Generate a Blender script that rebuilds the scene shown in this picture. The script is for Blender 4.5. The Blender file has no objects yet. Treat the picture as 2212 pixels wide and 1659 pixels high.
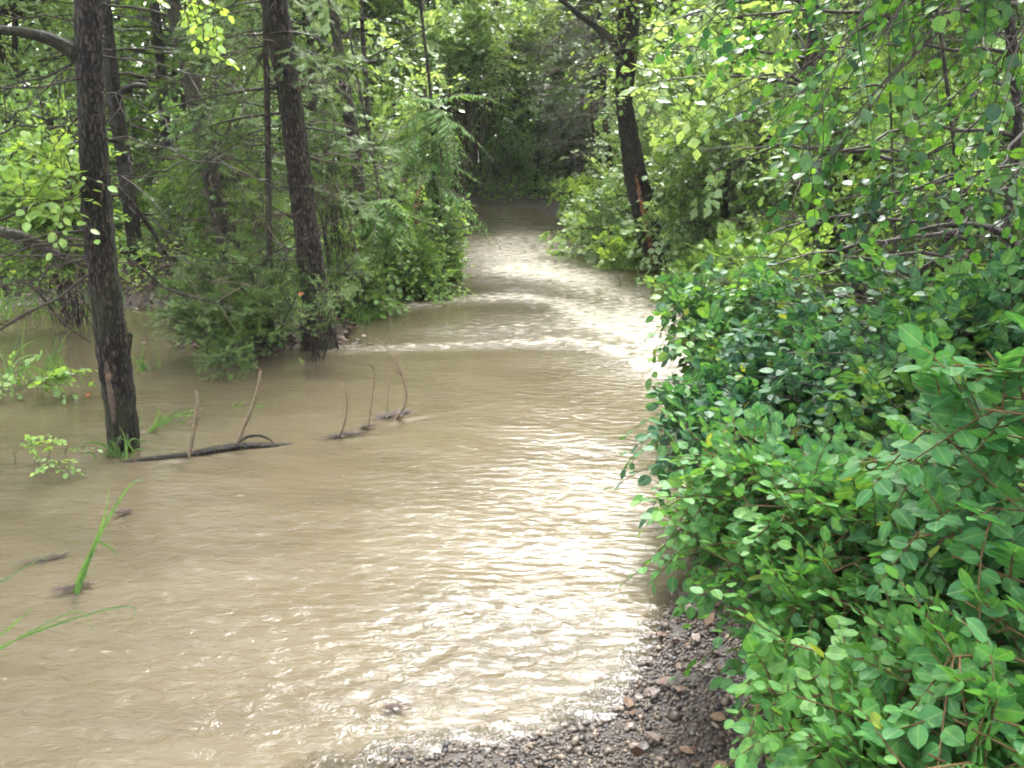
import bpy, math, random
import numpy as np
from mathutils import Vector

# ------------------------------------------------------------------ camera, sky, sun, exposure
scene = bpy.context.scene
COL = scene.collection
PITCH = math.radians(15.9)
FPX = 2037.0            # focal length in units of a 2212 px wide picture
CAMZ = 1.6
cam = bpy.data.cameras.new('camera')
cam.sensor_width = 36.0
cam.lens = 36.0 * FPX / 2212.0
cam.clip_start = 0.05
cam.clip_end = 400.0
camo = bpy.data.objects.new('camera', cam)
camo.location = (0, 0, CAMZ)
camo.rotation_euler = (math.radians(90) - PITCH, 0, 0)
COL.objects.link(camo)
scene.camera = camo

SUN_EL, SUN_AZ = math.radians(54), math.radians(4)      # azimuth from +Y towards +X
w = bpy.data.worlds.new('World')
scene.world = w
w.use_nodes = True
nt = w.node_tree
nt.nodes.clear()
sky = nt.nodes.new('ShaderNodeTexSky')
sky.sky_type = 'NISHITA'
sky.sun_disc = False
sky.sun_elevation = SUN_EL
sky.sun_rotation = SUN_AZ
sky.air_density = 1.0
sky.dust_density = 6.0
sky.ozone_density = 1.0
hsv = nt.nodes.new('ShaderNodeHueSaturation')
hsv.inputs['Saturation'].default_value = 0.22        # thin bright cloud: almost colourless
hsv.inputs['Value'].default_value = 1.0
bg = nt.nodes.new('ShaderNodeBackground')
bg.inputs['Strength'].default_value = 0.15
wo = nt.nodes.new('ShaderNodeOutputWorld')
nt.links.new(sky.outputs[0], hsv.inputs['Color'])
nt.links.new(hsv.outputs[0], bg.inputs['Color'])
nt.links.new(bg.outputs[0], wo.inputs['Surface'])

sun = bpy.data.lights.new('sun', 'SUN')
sun.energy = 1.15
sun.angle = math.radians(18)
sun.color = (0.98, 0.99, 1.0)
suno = bpy.data.objects.new('sun', sun)
COL.objects.link(suno)
sd_ = Vector((math.cos(SUN_EL) * math.sin(SUN_AZ), math.cos(SUN_EL) * math.cos(SUN_AZ), math.sin(SUN_EL)))
suno.rotation_euler = sd_.to_track_quat('Z', 'Y').to_euler()
suno.location = (0, 0, 30)

scene.view_settings.view_transform = 'Standard'
scene.view_settings.look = 'None'
scene.view_settings.exposure = 3.38
scene.view_settings.gamma = 1.0
scene.render.engine = 'CYCLES'
scene.cycles.max_bounces = 8
scene.cycles.diffuse_bounces = 4
scene.cycles.glossy_bounces = 2
scene.cycles.transmission_bounces = 4
scene.cycles.transparent_max_bounces = 6
scene.cycles.filter_width = 1.9

# ------------------------------------------------------------------ pixel -> world helpers (2212 x 1659 picture units)
CF, SF = math.cos(PITCH), math.sin(PITCH)

def ray(px, py):
    u = (px - 1106.0) / FPX
    v = (829.5 - py) / FPX
    return np.array([u, CF + v * SF, -SF + v * CF])

def G(px, py, z=0.0):
    """the point of the level z that is seen at px, py"""
    r = ray(px, py)
    t = (z - CAMZ) / r[2]
    return np.array([0, 0, CAMZ]) + r * t

def PY(px, py, y):
    """point at forward distance y"""
    r = ray(px, py)
    return np.array([0, 0, CAMZ]) + r * (y / r[1])

# ------------------------------------------------------------------ materials
def new_mat(name):
    m = bpy.data.materials.new(name)
    m.use_nodes = True
    n = m.node_tree
    n.nodes.clear()
    return m, n, n.nodes, n.links

def ramp(nodes, stops):
    r = nodes.new('ShaderNodeValToRGB')
    el = r.color_ramp.elements
    while len(el) > 1:
        el.remove(el[-1])
    el[0].position = stops[0][0]
    el[0].color = (*stops[0][1], 1)
    for p, c in stops[1:]:
        e = el.new(p)
        e.color = (*c, 1)
    return r

def leaf_mat(name, cols, trans=0.42, rough=0.38, spec=0.5, tcol=None, rib=False):
    m, n, N, L = new_mat(name)
    at = N.new('ShaderNodeAttribute')
    at.attribute_name = 'tint'
    k = len(cols)
    r = ramp(N, [(i / max(1, k - 1), c) for i, c in enumerate(cols)])
    L.new(at.outputs['Fac'], r.inputs[0])
    # paler midrib, slight mottling and a few brown flecks on every leaf
    ac = N.new('ShaderNodeAttribute'); ac.attribute_name = 'across'
    rb = N.new('ShaderNodeMapRange'); rb.inputs['From Min'].default_value = 0.0; rb.inputs['From Max'].default_value = 0.05
    rb.inputs['To Min'].default_value = 0.26; rb.inputs['To Max'].default_value = 0.0
    L.new(ac.outputs['Fac'], rb.inputs[0])
    tc = N.new('ShaderNodeTexCoord')
    nz = N.new('ShaderNodeTexNoise'); nz.inputs['Scale'].default_value = 55; nz.inputs['Detail'].default_value = 3
    L.new(tc.outputs['Object'], nz.inputs['Vector'])
    r2 = ramp(N, [(0.30, (0.62, 0.62, 0.62)), (0.5, (1, 1, 1)), (0.68, (1.25, 1.2, 1.0)), (0.78, (1.5, 0.95, 0.6))])
    L.new(nz.outputs['Fac'], r2.inputs[0])
    mm = N.new('ShaderNodeMix'); mm.data_type = 'RGBA'; mm.blend_type = 'MULTIPLY'; mm.inputs[0].default_value = 1.0
    L.new(r.outputs[0], mm.inputs[6]); L.new(r2.outputs[0], mm.inputs[7])
    mb = N.new('ShaderNodeMix'); mb.data_type = 'RGBA'; mb.clamp_factor = True
    L.new(rb.outputs[0], mb.inputs[0]); L.new(mm.outputs[2], mb.inputs[6]); mb.inputs[7].default_value = (0.30, 0.40, 0.14, 1)
    leafcol = mb.outputs[2] if rib else mm.outputs[2]
    p = N.new('ShaderNodeBsdfPrincipled')
    p.inputs['Roughness'].default_value = rough
    p.inputs['Specular IOR Level'].default_value = spec
    L.new(leafcol, p.inputs['Base Color'])
    t = N.new('ShaderNodeBsdfTranslucent')
    mul = N.new('ShaderNodeMix')
    mul.data_type = 'RGBA'
    mul.blend_type = 'MULTIPLY'
    mul.inputs[0].default_value = 1.0
    L.new(leafcol, mul.inputs[6])
    mul.inputs[7].default_value = (*(tcol or (1.7, 1.6, 0.7)), 1)
    L.new(mul.outputs[2], t.inputs['Color'])
    mx = N.new('ShaderNodeMixShader')
    mx.inputs[0].default_value = trans
    L.new(p.outputs[0], mx.inputs[1])
    L.new(t.outputs[0], mx.inputs[2])
    o = N.new('ShaderNodeOutputMaterial')
    L.new(mx.outputs[0], o.inputs[0])
    return m

def bark_mat(name, dark, light, scale=1.0, bump=0.6, moss=None, wet=0.55):
    m, n, N, L = new_mat(name)
    tc = N.new('ShaderNodeTexCoord')
    mp = N.new('ShaderNodeMapping')
    mp.inputs['Scale'].default_value = (42 * scale, 42 * scale, 15 * scale)
    L.new(tc.outputs['Object'], mp.inputs[0])
    vo = N.new('ShaderNodeTexVoronoi')
    vo.feature = 'DISTANCE_TO_EDGE'
    vo.inputs['Scale'].default_value = 1.0
    L.new(mp.outputs[0], vo.inputs['Vector'])
    no = N.new('ShaderNodeTexNoise')
    no.inputs['Scale'].default_value = 1.6
    no.inputs['Detail'].default_value = 6
    no.inputs['Roughness'].default_value = 0.7
    L.new(mp.outputs[0], no.inputs['Vector'])
    # warp the cell pattern with the noise
    ad = N.new('ShaderNodeVectorMath'); ad.operation = 'ADD'
    sc = N.new('ShaderNodeVectorMath'); sc.operation = 'SCALE'; sc.inputs['Scale'].default_value = 1.8
    L.new(no.outputs['Color'], sc.inputs[0])
    L.new(mp.outputs[0], ad.inputs[0]); L.new(sc.outputs[0], ad.inputs[1])
    L.new(ad.outputs[0], vo.inputs['Vector'])
    mr = N.new('ShaderNodeMapRange')
    mr.inputs['From Max'].default_value = 0.22
    L.new(vo.outputs['Distance'], mr.inputs[0])
    mu = N.new('ShaderNodeMath'); mu.operation = 'MULTIPLY'
    L.new(mr.outputs[0], mu.inputs[0]); L.new(no.outputs['Fac'], mu.inputs[1])
    r = ramp(N, [(0.0, dark), (0.22, dark), (0.34, tuple(0.6 * a + 0.4 * b for a, b in zip(dark, light))), (0.48, tuple(1.2 * b for b in light)), (0.62, tuple(2.2 * b for b in light))])
    L.new(mu.outputs[0], r.inputs[0])
    col = r.outputs[0]
    if moss:
        n2 = N.new('ShaderNodeTexNoise'); n2.inputs['Scale'].default_value = 3.2; n2.inputs['Detail'].default_value = 5
        L.new(tc.outputs['Object'], n2.inputs['Vector'])
        m2 = N.new('ShaderNodeMapRange'); m2.inputs['From Min'].default_value = 0.5; m2.inputs['From Max'].default_value = 0.72
        L.new(n2.outputs['Fac'], m2.inputs[0])
        mx = N.new('ShaderNodeMix'); mx.data_type = 'RGBA'
        L.new(m2.outputs[0], mx.inputs[0]); L.new(col, mx.inputs[6]); mx.inputs[7].default_value = (*moss, 1)
        col = mx.outputs[2]
    p = N.new('ShaderNodeBsdfPrincipled')
    p.inputs['Roughness'].default_value = wet
    p.inputs['Specular IOR Level'].default_value = 0.3
    L.new(col, p.inputs['Base Color'])
    b = N.new('ShaderNodeBump'); b.inputs['Strength'].default_value = bump; b.inputs['Distance'].default_value = 0.03
    L.new(mu.outputs[0], b.inputs['Height']); L.new(b.outputs[0], p.inputs['Normal'])
    o = N.new('ShaderNodeOutputMaterial'); L.new(p.outputs[0], o.inputs[0])
    return m

def plain_mat(name, cols, scale=20, rough=0.7, attr=False, bump=0.0):
    m, n, N, L = new_mat(name)
    if attr:
        src = N.new('ShaderNodeAttribute'); src.attribute_name = 'tint'; out = src.outputs['Fac']
    else:
        tc = N.new('ShaderNodeTexCoord')
        src = N.new('ShaderNodeTexNoise'); src.inputs['Scale'].default_value = scale; src.inputs['Detail'].default_value = 5
        L.new(tc.outputs['Object'], src.inputs['Vector']); out = src.outputs['Fac']
    k = len(cols)
    lo, hi = (0, 1) if attr else (0.3, 0.7)
    r = ramp(N, [(lo + (hi - lo) * i / max(1, k - 1), c) for i, c in enumerate(cols)])
    L.new(out, r.inputs[0])
    p = N.new('ShaderNodeBsdfPrincipled'); p.inputs['Roughness'].default_value = rough
    p.inputs['Specular IOR Level'].default_value = 0.2 if 'twig' in name else 0.5
    L.new(r.outputs[0], p.inputs['Base Color'])
    if bump:
        b = N.new('ShaderNodeBump'); b.inputs['Strength'].default_value = bump; b.inputs['Distance'].default_value = 0.01
        L.new(out, b.inputs['Height']); L.new(b.outputs[0], p.inputs['Normal'])
    o = N.new('ShaderNodeOutputMaterial'); L.new(p.outputs[0], o.inputs[0])
    return m

M = {}
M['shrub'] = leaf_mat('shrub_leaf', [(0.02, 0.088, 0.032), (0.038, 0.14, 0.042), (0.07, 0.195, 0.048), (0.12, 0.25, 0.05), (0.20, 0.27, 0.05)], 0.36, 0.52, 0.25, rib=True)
M['shrub_shaded'] = leaf_mat('shaded_leaf', [(0.01, 0.045, 0.028), (0.018, 0.068, 0.036), (0.032, 0.105, 0.036), (0.09, 0.19, 0.035), (0.16, 0.21, 0.04)], 0.34, 0.55, 0.2, rib=True)  # shade of the right-hand band painted in as darker leaf colours
M['young'] = leaf_mat('young_leaf', [(0.09, 0.18, 0.055), (0.15, 0.27, 0.08), (0.22, 0.36, 0.09), (0.32, 0.42, 0.11)], 0.42, 0.40, 0.5)
M['pale'] = leaf_mat('skylit_leaf', [(0.11, 0.2, 0.08), (0.19, 0.31, 0.12), (0.29, 0.41, 0.18), (0.42, 0.5, 0.3)], 0.40, 0.36, 0.7)  # whiter stops paint the sky's gloss into the leaf colour
M['overhang'] = leaf_mat('overhang_leaf', [(0.008, 0.036, 0.022), (0.018, 0.066, 0.026), (0.06, 0.16, 0.026), (0.13, 0.27, 0.03)], 0.42, 0.42, 0.3)  # darkest stops paint leaves seen in silhouette
M['cedar'] = leaf_mat('cedar_leaf', [(0.044, 0.084, 0.024), (0.072, 0.132, 0.034), (0.11, 0.185, 0.045), (0.17, 0.23, 0.055)], 0.25, 0.55, 0.3, (1.3, 1.3, 0.8))
M['fern'] = leaf_mat('frond_leaf', [(0.08, 0.155, 0.05), (0.13, 0.24, 0.075), (0.19, 0.32, 0.11)], 0.35, 0.65, 0.2)
M['grass'] = leaf_mat('grass_blade', [(0.05, 0.11, 0.03), (0.08, 0.17, 0.045), (0.12, 0.21, 0.06)], 0.35, 0.4, 0.4)
M['canopy'] = leaf_mat('canopy_leaf', [(0.05, 0.1, 0.03), (0.085, 0.155, 0.045), (0.125, 0.21, 0.06)], 0.40, 0.5, 0.3)
M['litter'] = leaf_mat('litter_leaf', [(0.025, 0.016, 0.012), (0.05, 0.03, 0.02), (0.09, 0.05, 0.032), (0.14, 0.09, 0.055)], 0.1, 0.5, 0.4, (1, 1, 1))
M['orange'] = leaf_mat('orange_leaf', [(0.30, 0.09, 0.03), (0.40, 0.15, 0.04)], 0.3, 0.5, 0.4, (1, 1, 1))
M['bark'] = bark_mat('dark_bark', (0.005, 0.004, 0.0035), (0.044, 0.033, 0.023), 1.35, 0.9, (0.045, 0.050, 0.022))
M['bark2'] = bark_mat('brown_bark', (0.007, 0.006, 0.005), (0.056, 0.041, 0.028), 1.1, 0.8, (0.05, 0.055, 0.025))
M['bark_pale'] = bark_mat('pale_bark', (0.09, 0.08, 0.06), (0.30, 0.28, 0.21), 0.8, 0.4)
M['twig'] = plain_mat('twig_bark', [(0.03, 0.021, 0.014), (0.09, 0.062, 0.04)], 30, 0.6)
M['twig_dark'] = plain_mat('dark_twig_bark', [(0.014, 0.011, 0.009), (0.045, 0.034, 0.026)], 30, 0.6)
M['twig_grey'] = plain_mat('grey_twig_bark', [(0.06, 0.05, 0.042), (0.17, 0.15, 0.13)], 30, 0.7)
M['twig_tan'] = plain_mat('tan_twig_bark', [(0.055, 0.032, 0.016), (0.13, 0.085, 0.035)], 30, 0.6)
M['stick'] = plain_mat('dead_stick', [(0.10, 0.075, 0.045), (0.20, 0.15, 0.09)], 60, 0.6, bump=0.4)
M['rot'] = plain_mat('rotten_wood', [(0.03, 0.012, 0.006), (0.16, 0.062, 0.022), (0.30, 0.15, 0.065)], 26, 0.75, bump=0.9)
M['scar'] = plain_mat('bare_wood', [(0.015, 0.010, 0.007), (0.05, 0.032, 0.02), (0.11, 0.07, 0.045)], 26, 0.7, bump=0.7)
M['needles'] = plain_mat('red_needles', [(0.016, 0.009, 0.006), (0.055, 0.027, 0.016)], 40, 0.7, attr=True)
M['pebble'] = plain_mat('pebble', [(0.010, 0.008, 0.007), (0.030, 0.020, 0.014), (0.060, 0.040, 0.026), (0.12, 0.09, 0.06), (0.034, 0.033, 0.034)], 20, 0.55, attr=True)

# ------------------------------------------------------------------ mesh helpers
def mesh_np(name, V, faces, mat, tint=None, smooth=False, attrs=None):
    me = bpy.data.meshes.new(name)
    V = np.asarray(V, dtype=np.float32)
    tot = [np.full(len(f), f.shape[1], dtype=np.int32) for f in faces if len(f)]
    lv = [f.reshape(-1).astype(np.int32) for f in faces if len(f)]
    tot = np.concatenate(tot); lv = np.concatenate(lv)
    me.vertices.add(len(V)); me.vertices.foreach_set('co', V.reshape(-1))
    me.loops.add(len(lv)); me.loops.foreach_set('vertex_index', lv)
    me.polygons.add(len(tot))
    st = np.concatenate([[0], np.cumsum(tot)[:-1]]).astype(np.int32)
    me.polygons.foreach_set('loop_start', st)
    me.polygons.foreach_set('loop_total', tot)
    me.polygons.foreach_set('use_smooth', np.full(len(tot), smooth, dtype=bool))
    if tint is not None:
        a = me.attributes.new('tint', 'FLOAT', 'POINT')
        a.data.foreach_set('value', np.asarray(tint, dtype=np.float32))
    for k, v in (attrs or {}).items():
        a = me.attributes.new(k, 'FLOAT', 'POINT')
        a.data.foreach_set('value', np.asarray(v, dtype=np.float32))
    me.update(calc_edges=True)
    if mat:
        me.materials.append(mat)
    return me

def obj(name, me, parent=None, loc=None):
    o = bpy.data.objects.new(name, me)
    COL.objects.link(o)
    if parent is not None:
        o.parent = parent
        if loc is None:
            o.location = tuple(-np.array(parent['origin'])) if 'origin' in parent else (0, 0, 0)
    if loc is not None:
        o.location = loc
    return o

def tag(o, label=None, cat=None, group=None, kind=None):
    if label: o['label'] = label
    if cat: o['category'] = cat
    if group: o['group'] = group
    if kind: o['kind'] = kind
    return o

def thing(name, label, cat, loc=(0, 0, 0), group=None):
    o = bpy.data.objects.new(name, None)
    COL.objects.link(o)
    o.location = tuple(float(c) for c in loc)
    o.empty_display_size = 0.1
    return tag(o, label, cat, group)

def part(name, me, root):
    """me was made in world coordinates: put it under root without moving it"""
    o = bpy.data.objects.new(name, me)
    COL.objects.link(o)
    o.parent = root
    o.location = (-root.location[0], -root.location[1], -root.location[2])
    return o

def copy_tree(o, parent=None):
    c = o.copy()
    COL.objects.link(c)
    c.parent = parent
    for ch in [x for x in bpy.data.objects if x.parent == o]:
        copy_tree(ch, c)
    return c

def norm(v):
    return v / np.maximum(np.linalg.norm(v, axis=-1, keepdims=True), 1e-9)

# leaf templates: x along the leaf, y across, z normal
def T_round(nseg=4, w=0.36, tip=1.0, cup=0.10):
    xs = np.linspace(0, 1, nseg + 2)
    V = []; F3 = []; F4 = []
    prev = None
    for i, x in enumerate(xs):
        hw = w * (math.sin(math.pi * x ** 0.85) ** 0.62) if 0 < i < len(xs) - 1 else 0
        zc = -0.10 * (x - 0.4) ** 2 * tip
        if hw == 0:
            V.append((x, 0, zc)); cur = (len(V) - 1,)
        else:
            b = len(V)
            V += [(x, hw, zc + cup * hw), (x, 0, zc), (x, -hw, zc + cup * hw)]
            cur = (b, b + 1, b + 2)
        if prev:
            if len(prev) == 1:
                F3 += [(prev[0], cur[1], cur[0]), (prev[0], cur[2], cur[1])]
            elif len(cur) == 1:
                F3 += [(prev[0], prev[1], cur[0]), (prev[1], prev[2], cur[0])]
            else:
                F4 += [(prev[0], prev[1], cur[1], cur[0]), (prev[1], prev[2], cur[2], cur[1])]
        prev = cur
    return np.array(V, float), np.array(F3).reshape(-1, 3), np.array(F4).reshape(-1, 4)

T_NEAR = T_round(4, 0.37)
T_OVAL = T_round(2, 0.36)
T_FAR = (np.array([(0, 0, 0), (0.45, 0.33, 0.05), (1, 0, -0.06), (0.45, -0.33, 0.05)], float), np.array([(0, 1, 2), (0, 2, 3)]).reshape(-1, 3)[:, ::-1], np.zeros((0, 4), int))
T_BLADE = (np.array([(0, 0.04, 0), (0.5, 0.07, 0.0), (1, 0, -0.10), (0.5, -0.07, 0.0), (0, -0.04, 0)], float), np.zeros((0, 3), int), np.zeros((0, 4), int))
T_BLADE = (T_BLADE[0], np.array([(0, 1, 4), (4, 1, 3), (1, 2, 3)]), np.zeros((0, 4), int))

def T_feather(n=7, a=0.75, w=0.035, seed=1):
    """a flat conifer spray: an axis with narrow side blades"""
    r = np.random.default_rng(seed)
    V = [(0, -0.012, 0), (1, 0, -0.05), (0, 0.012, 0)]
    F = [(0, 1, 2)]
    for i in range(n):
        x = 0.05 + 0.85 * i / n
        ln = 0.42 * math.sin(math.pi * (0.22 + 0.7 * i / n)) + 0.06
        for s in (-1, 1):
            l = ln * r.uniform(0.75, 1.15); aa = a * r.uniform(0.8, 1.15); z = r.uniform(-0.12, 0.10)
            b = len(V)
            V += [(x - w, 0, 0), (x + w, 0, 0), (x + l * math.cos(aa), s * l * math.sin(aa), z)]
            F.append((b, b + 1, b + 2) if s < 0 else (b + 1, b, b + 2))
    return np.array(V, float), np.array(F), np.zeros((0, 4), int)

T_FEATH = T_feather()

def leaves_mesh(name, T, O, X, Z, S, tint, mat):
    TV, F3, F4 = T
    X = norm(X); Y = norm(np.cross(Z, X)); Z = np.cross(X, Y)
    n = len(O); k = len(TV)
    V = O[:, None, :] + S[:, None, None] * (TV[None, :, 0:1] * X[:, None, :] + TV[None, :, 1:2] * Y[:, None, :] + TV[None, :, 2:3] * Z[:, None, :])
    off = (np.arange(n) * k)[:, None, None]
    faces = []
    if len(F3): faces.append((F3[None] + off).reshape(-1, 3))
    if len(F4): faces.append((F4[None] + off).reshape(-1, 4))
    return mesh_np(name, V.reshape(-1, 3), faces, mat, np.repeat(np.clip(tint, 0, 1), k), smooth=False, attrs={'across': np.tile(np.abs(TV[:, 1]), n)} if k > 12 else None)

def tubes(P, R, ns=4):
    """P (M,J,3) polylines, R (M,J) radii -> verts, quads"""
    Mn, J = P.shape[:2]
    Tn = norm(np.gradient(P, axis=1))
    ref = np.where(np.abs(Tn[:, :1, 2:3]) > 0.8, np.array([[[1.0, 0.13, 0]]]), np.array([[[0.05, 0.1, 1.0]]]))
    A = norm(np.cross(Tn, np.broadcast_to(ref, Tn.shape)))
    B = np.cross(Tn, A)
    an = np.arange(ns) * 2 * math.pi / ns
    V = P[:, :, None, :] + R[:, :, None, None] * (np.cos(an)[None, None, :, None] * A[:, :, None, :] + np.sin(an)[None, None, :, None] * B[:, :, None, :])
    idx = np.arange(Mn * J * ns).reshape(Mn, J, ns)
    a = idx[:, :-1, :]; b = np.roll(idx, -1, axis=2)[:, :-1, :]
    c = np.roll(idx, -1, axis=2)[:, 1:, :]; d = idx[:, 1:, :]
    return V.reshape(-1, 3), np.stack([a, b, c, d], -1).reshape(-1, 4)

def tubes_mesh(name, lst, mat, smooth=True):
    Vs = []; Fs = []; o = 0
    for P, R, ns in lst:
        v, f = tubes(P, R, ns)
        Vs.append(v); Fs.append(f + o); o += len(v)
    return mesh_np(name, np.concatenate(Vs), [np.concatenate(Fs)], mat, smooth=smooth)

def branch_curves(rng, base, tgt, J=8, arch=0.25, wob=0.06, spread=0.05):
    """curves from around base to each target, arching upwards"""
    K = len(tgt)
    b = np.asarray(base)[None] + np.c_[rng.normal(0, spread, (K, 2)), np.zeros(K)]
    d = tgt - b; L = np.linalg.norm(d, axis=1, keepdims=True)
    mid = (b + tgt) / 2 + np.array([[0, 0, 1.0]]) * L * arch + rng.normal(0, wob, (K, 3)) * L
    t = np.linspace(0, 1, J)[None, :, None]
    P = (1 - t) ** 2 * b[:, None] + 2 * t * (1 - t) * mid[:, None] + t ** 2 * tgt[:, None]
    P[:, 1:-1] += rng.normal(0, wob * 0.25, (K, J - 2, 3)) * L[:, None]
    return P

def twigs_on(rng, P, n_per, length, t0=0.3, out=0.9, up=0.15, fwd=0.5):
    """start, direction, length of twigs along curves P"""
    K, J = P.shape[:2]
    k = np.repeat(np.arange(K), n_per)
    t = t0 + (1 - t0) * rng.random(len(k)) ** 0.8
    f = t * (J - 1); i = np.minimum(f.astype(int), J - 2); fr = (f - i)[:, None]
    S = P[k, i] * (1 - fr) + P[k, i + 1] * fr
    Tn = norm(P[k, i + 1] - P[k, i])
    rnd = rng.normal(0, 1, (len(k), 3))
    rnd -= (rnd * Tn).sum(1, keepdims=True) * Tn
    D = norm(Tn * fwd + norm(rnd) * out + np.array([[0, 0, up]]))
    Ln = length * (0.55 + 0.75 * rng.random(len(k))) * (1.15 - 0.5 * t)
    return S, D, Ln

def twig_geo(rng, S, D, Ln, J=5, droop=0.25, flat=1.0):
    """polylines plus the plane normal of every twig"""
    t = np.linspace(0, 1, J)[None, :, None]
    bend = np.array([[0, 0, -1.0]]) * droop + rng.normal(0, 0.15, S.shape)
    P = S[:, None] + D[:, None] * Ln[:, None, None] * t + bend[:, None] * Ln[:, None, None] * t ** 2
    N = np.array([[0, 0, 1.0]]) + rng.normal(0, 0.35 / flat, S.shape)
    N = norm(N - (N * D).sum(1, keepdims=True) * D)
    return P, N

def leaf_arr(rng, P, N, n, size, ang=0.95, jit=0.3, t0=0.12, pair=False, tipleaf=True, lift=0.0, dsize=0.42, njit=0.35, taper=0.0):
    """leaves set along polylines; returns O, X, Z, S"""
    Mn, J = P.shape[:2]
    ts = np.linspace(t0, 1.0, n)
    f = ts * (J - 1); i = np.minimum(f.astype(int), J - 2); fr = (f - i)[None, :, None]
    O = P[:, i] * (1 - fr) + P[:, i + 1] * fr
    Tn = norm(P[:, i + 1] - P[:, i])
    Nn = np.broadcast_to(N[:, None], Tn.shape)
    side = norm(np.cross(Nn, Tn))
    if pair:
        O = np.concatenate([O, O], 1); Tn = np.concatenate([Tn, Tn], 1); Nn = np.concatenate([Nn, Nn], 1)
        side = np.concatenate([side, -side], 1); tt = np.concatenate([ts, ts])
    else:
        sg = np.where(np.arange(n) % 2 == 0, 1.0, -1.0)[None, :, None]
        side = side * sg; tt = ts
    a = ang * np.ones(len(tt)); 
    if tipleaf: a[tt > 0.999] = 0.15
    a = a[None, :, None]
    X = norm(np.cos(a) * Tn + np.sin(a) * side + rng.normal(0, jit, Tn.shape) + np.array([0, 0, lift]))
    Z = norm(Nn + rng.normal(0, njit, Tn.shape))
    sz = size * (1 - dsize + 2 * dsize * rng.random(X.shape[:2])) * (1 - taper * np.abs(tt - 0.35)[None] / 0.65)
    return O.reshape(-1, 3), X.reshape(-1, 3), Z.reshape(-1, 3), sz.reshape(-1)

def cluster_tint(rng, O, scale=0.5, mix=0.5, lo=0.0, hi=1.0):
    """leaf colours: part varies leaf by leaf, part by clump"""
    ph = rng.random(9) * 6.28
    k = rng.normal(0, 1, (3, 3)) * (1.0 / scale)
    c = sum(np.sin(O @ k[j] + ph[j]) for j in range(3)) / 3 * 0.5 + 0.5
    v = mix * c + (1 - mix) * rng.random(len(O))
    return lo + (hi - lo) * v

# ------------------------------------------------------------------ the waterline and the ground
WL = [G(*p)[:2] for p in [(560, 1760), (720, 1700), (820, 1672), (920, 1648), (1030, 1622), (1140, 1600), (1250, 1575), (1345, 1525), (1395, 1465), (1425, 1395),
      (1450, 1310), (1520, 1240), (1560, 1150), (1640, 1010), (1700, 920), (1850, 850), (1900, 800), (1780, 740), (1620, 690), (1500, 645), (1450, 612), (1440, 580), (1330, 530),
      (1240, 498), (1190, 466), (1178, 450), (1100, 444), (1020, 437), (1008, 466), (990, 520), (960, 572), (850, 612), (800, 645), (752, 700), (732, 742),
      (660, 752), (560, 752), (490, 757), (440, 750), (440, 712), (500, 690), (420, 672), (280, 664), (190, 656), (60, 660), (-200, 670), (-700, 700)]]
WL += [np.array(p) for p in [(-12.0, 6.0), (-12.0, -1.0), (-3.0, -0.6), (-1.2, 0.9)]]
WL = np.array(WL)

def wl_dist(x, y):
    """signed distance to the waterline, positive over water"""
    p = np.stack([x.ravel(), y.ravel()], 1)
    best = np.full(len(p), 1e9); inside = np.zeros(len(p), bool)
    n = len(WL)
    for i in range(n):
        a = WL[i]; b = WL[(i + 1) % n]; ab = b - a
        t = np.clip(((p - a) @ ab) / max(ab @ ab, 1e-9), 0, 1)
        d = np.linalg.norm(p - (a + t[:, None] * ab), axis=1)
        best = np.minimum(best, d)
        cr = ((a[1] > p[:, 1]) != (b[1] > p[:, 1]))
        xi = (b[0] - a[0]) * (p[:, 1] - a[1]) / (b[1] - a[1] + 1e-12) + a[0]
        inside ^= cr & (p[:, 0] < xi)
    return np.where(inside, best, -best).reshape(x.shape)

_r = np.random.default_rng(77)
_WK = _r.normal(0, 1, (14, 2)); _WP = _r.random(14) * 6.28
def lump(x, y, s):
    """smooth random field about -1..1"""
    v = 0
    for i in range(14):
        k = _WK[i] * s * (1 + 0.35 * (i % 4))
        v = v + np.sin(k[0] * x + k[1] * y + _WP[i]) / (1 + 0.35 * (i % 4))
    return v / 4.5

def ground_z(x, y):
    sd = wl_dist(x, y)
    near = np.hypot(x, y - 1.5) < 3
    dep = -np.minimum(0.45, np.where(y < 2.6, 0.20, 0.24) * sd)
    up = np.minimum(-sd * np.where(near, 0.09, 0.16), 0.22) + np.clip(-sd - 1.5, 0, 40) * 0.012
    z = np.where(sd > 0, dep, up)
    return z + lump(x, y, 1.3) * 0.022 * np.clip(np.abs(sd) * 2.5, 0.1, 1) + lump(x, y, 9.0) * 0.008 + lump(y, x, 26.0) * 0.004

def axis(lo, hi, fine_lo, fine_hi, fine, grow=1.18):
    a = list(np.arange(fine_lo, fine_hi, fine))
    s = fine; v = fine_lo
    L = []
    while v > lo:
        s *= grow; v -= s; L.append(v)
    s = fine; v = a[-1]; H = []
    while v < hi:
        s *= grow; v += s; H.append(v)
    return np.array(L[::-1] + a + H)

gx = axis(-160, 160, -5.0, 4.0, 0.05); gy = axis(-60, 220, 0.3, 9.0, 0.05)
X, Y = np.meshgrid(gx, gy)
Z = ground_z(X, Y)
def grid_faces(nr, nc):
    i = np.arange(nr * nc).reshape(nr, nc)
    return np.stack([i[:-1, :-1], i[:-1, 1:], i[1:, 1:], i[1:, :-1]], -1).reshape(-1, 4)

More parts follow.
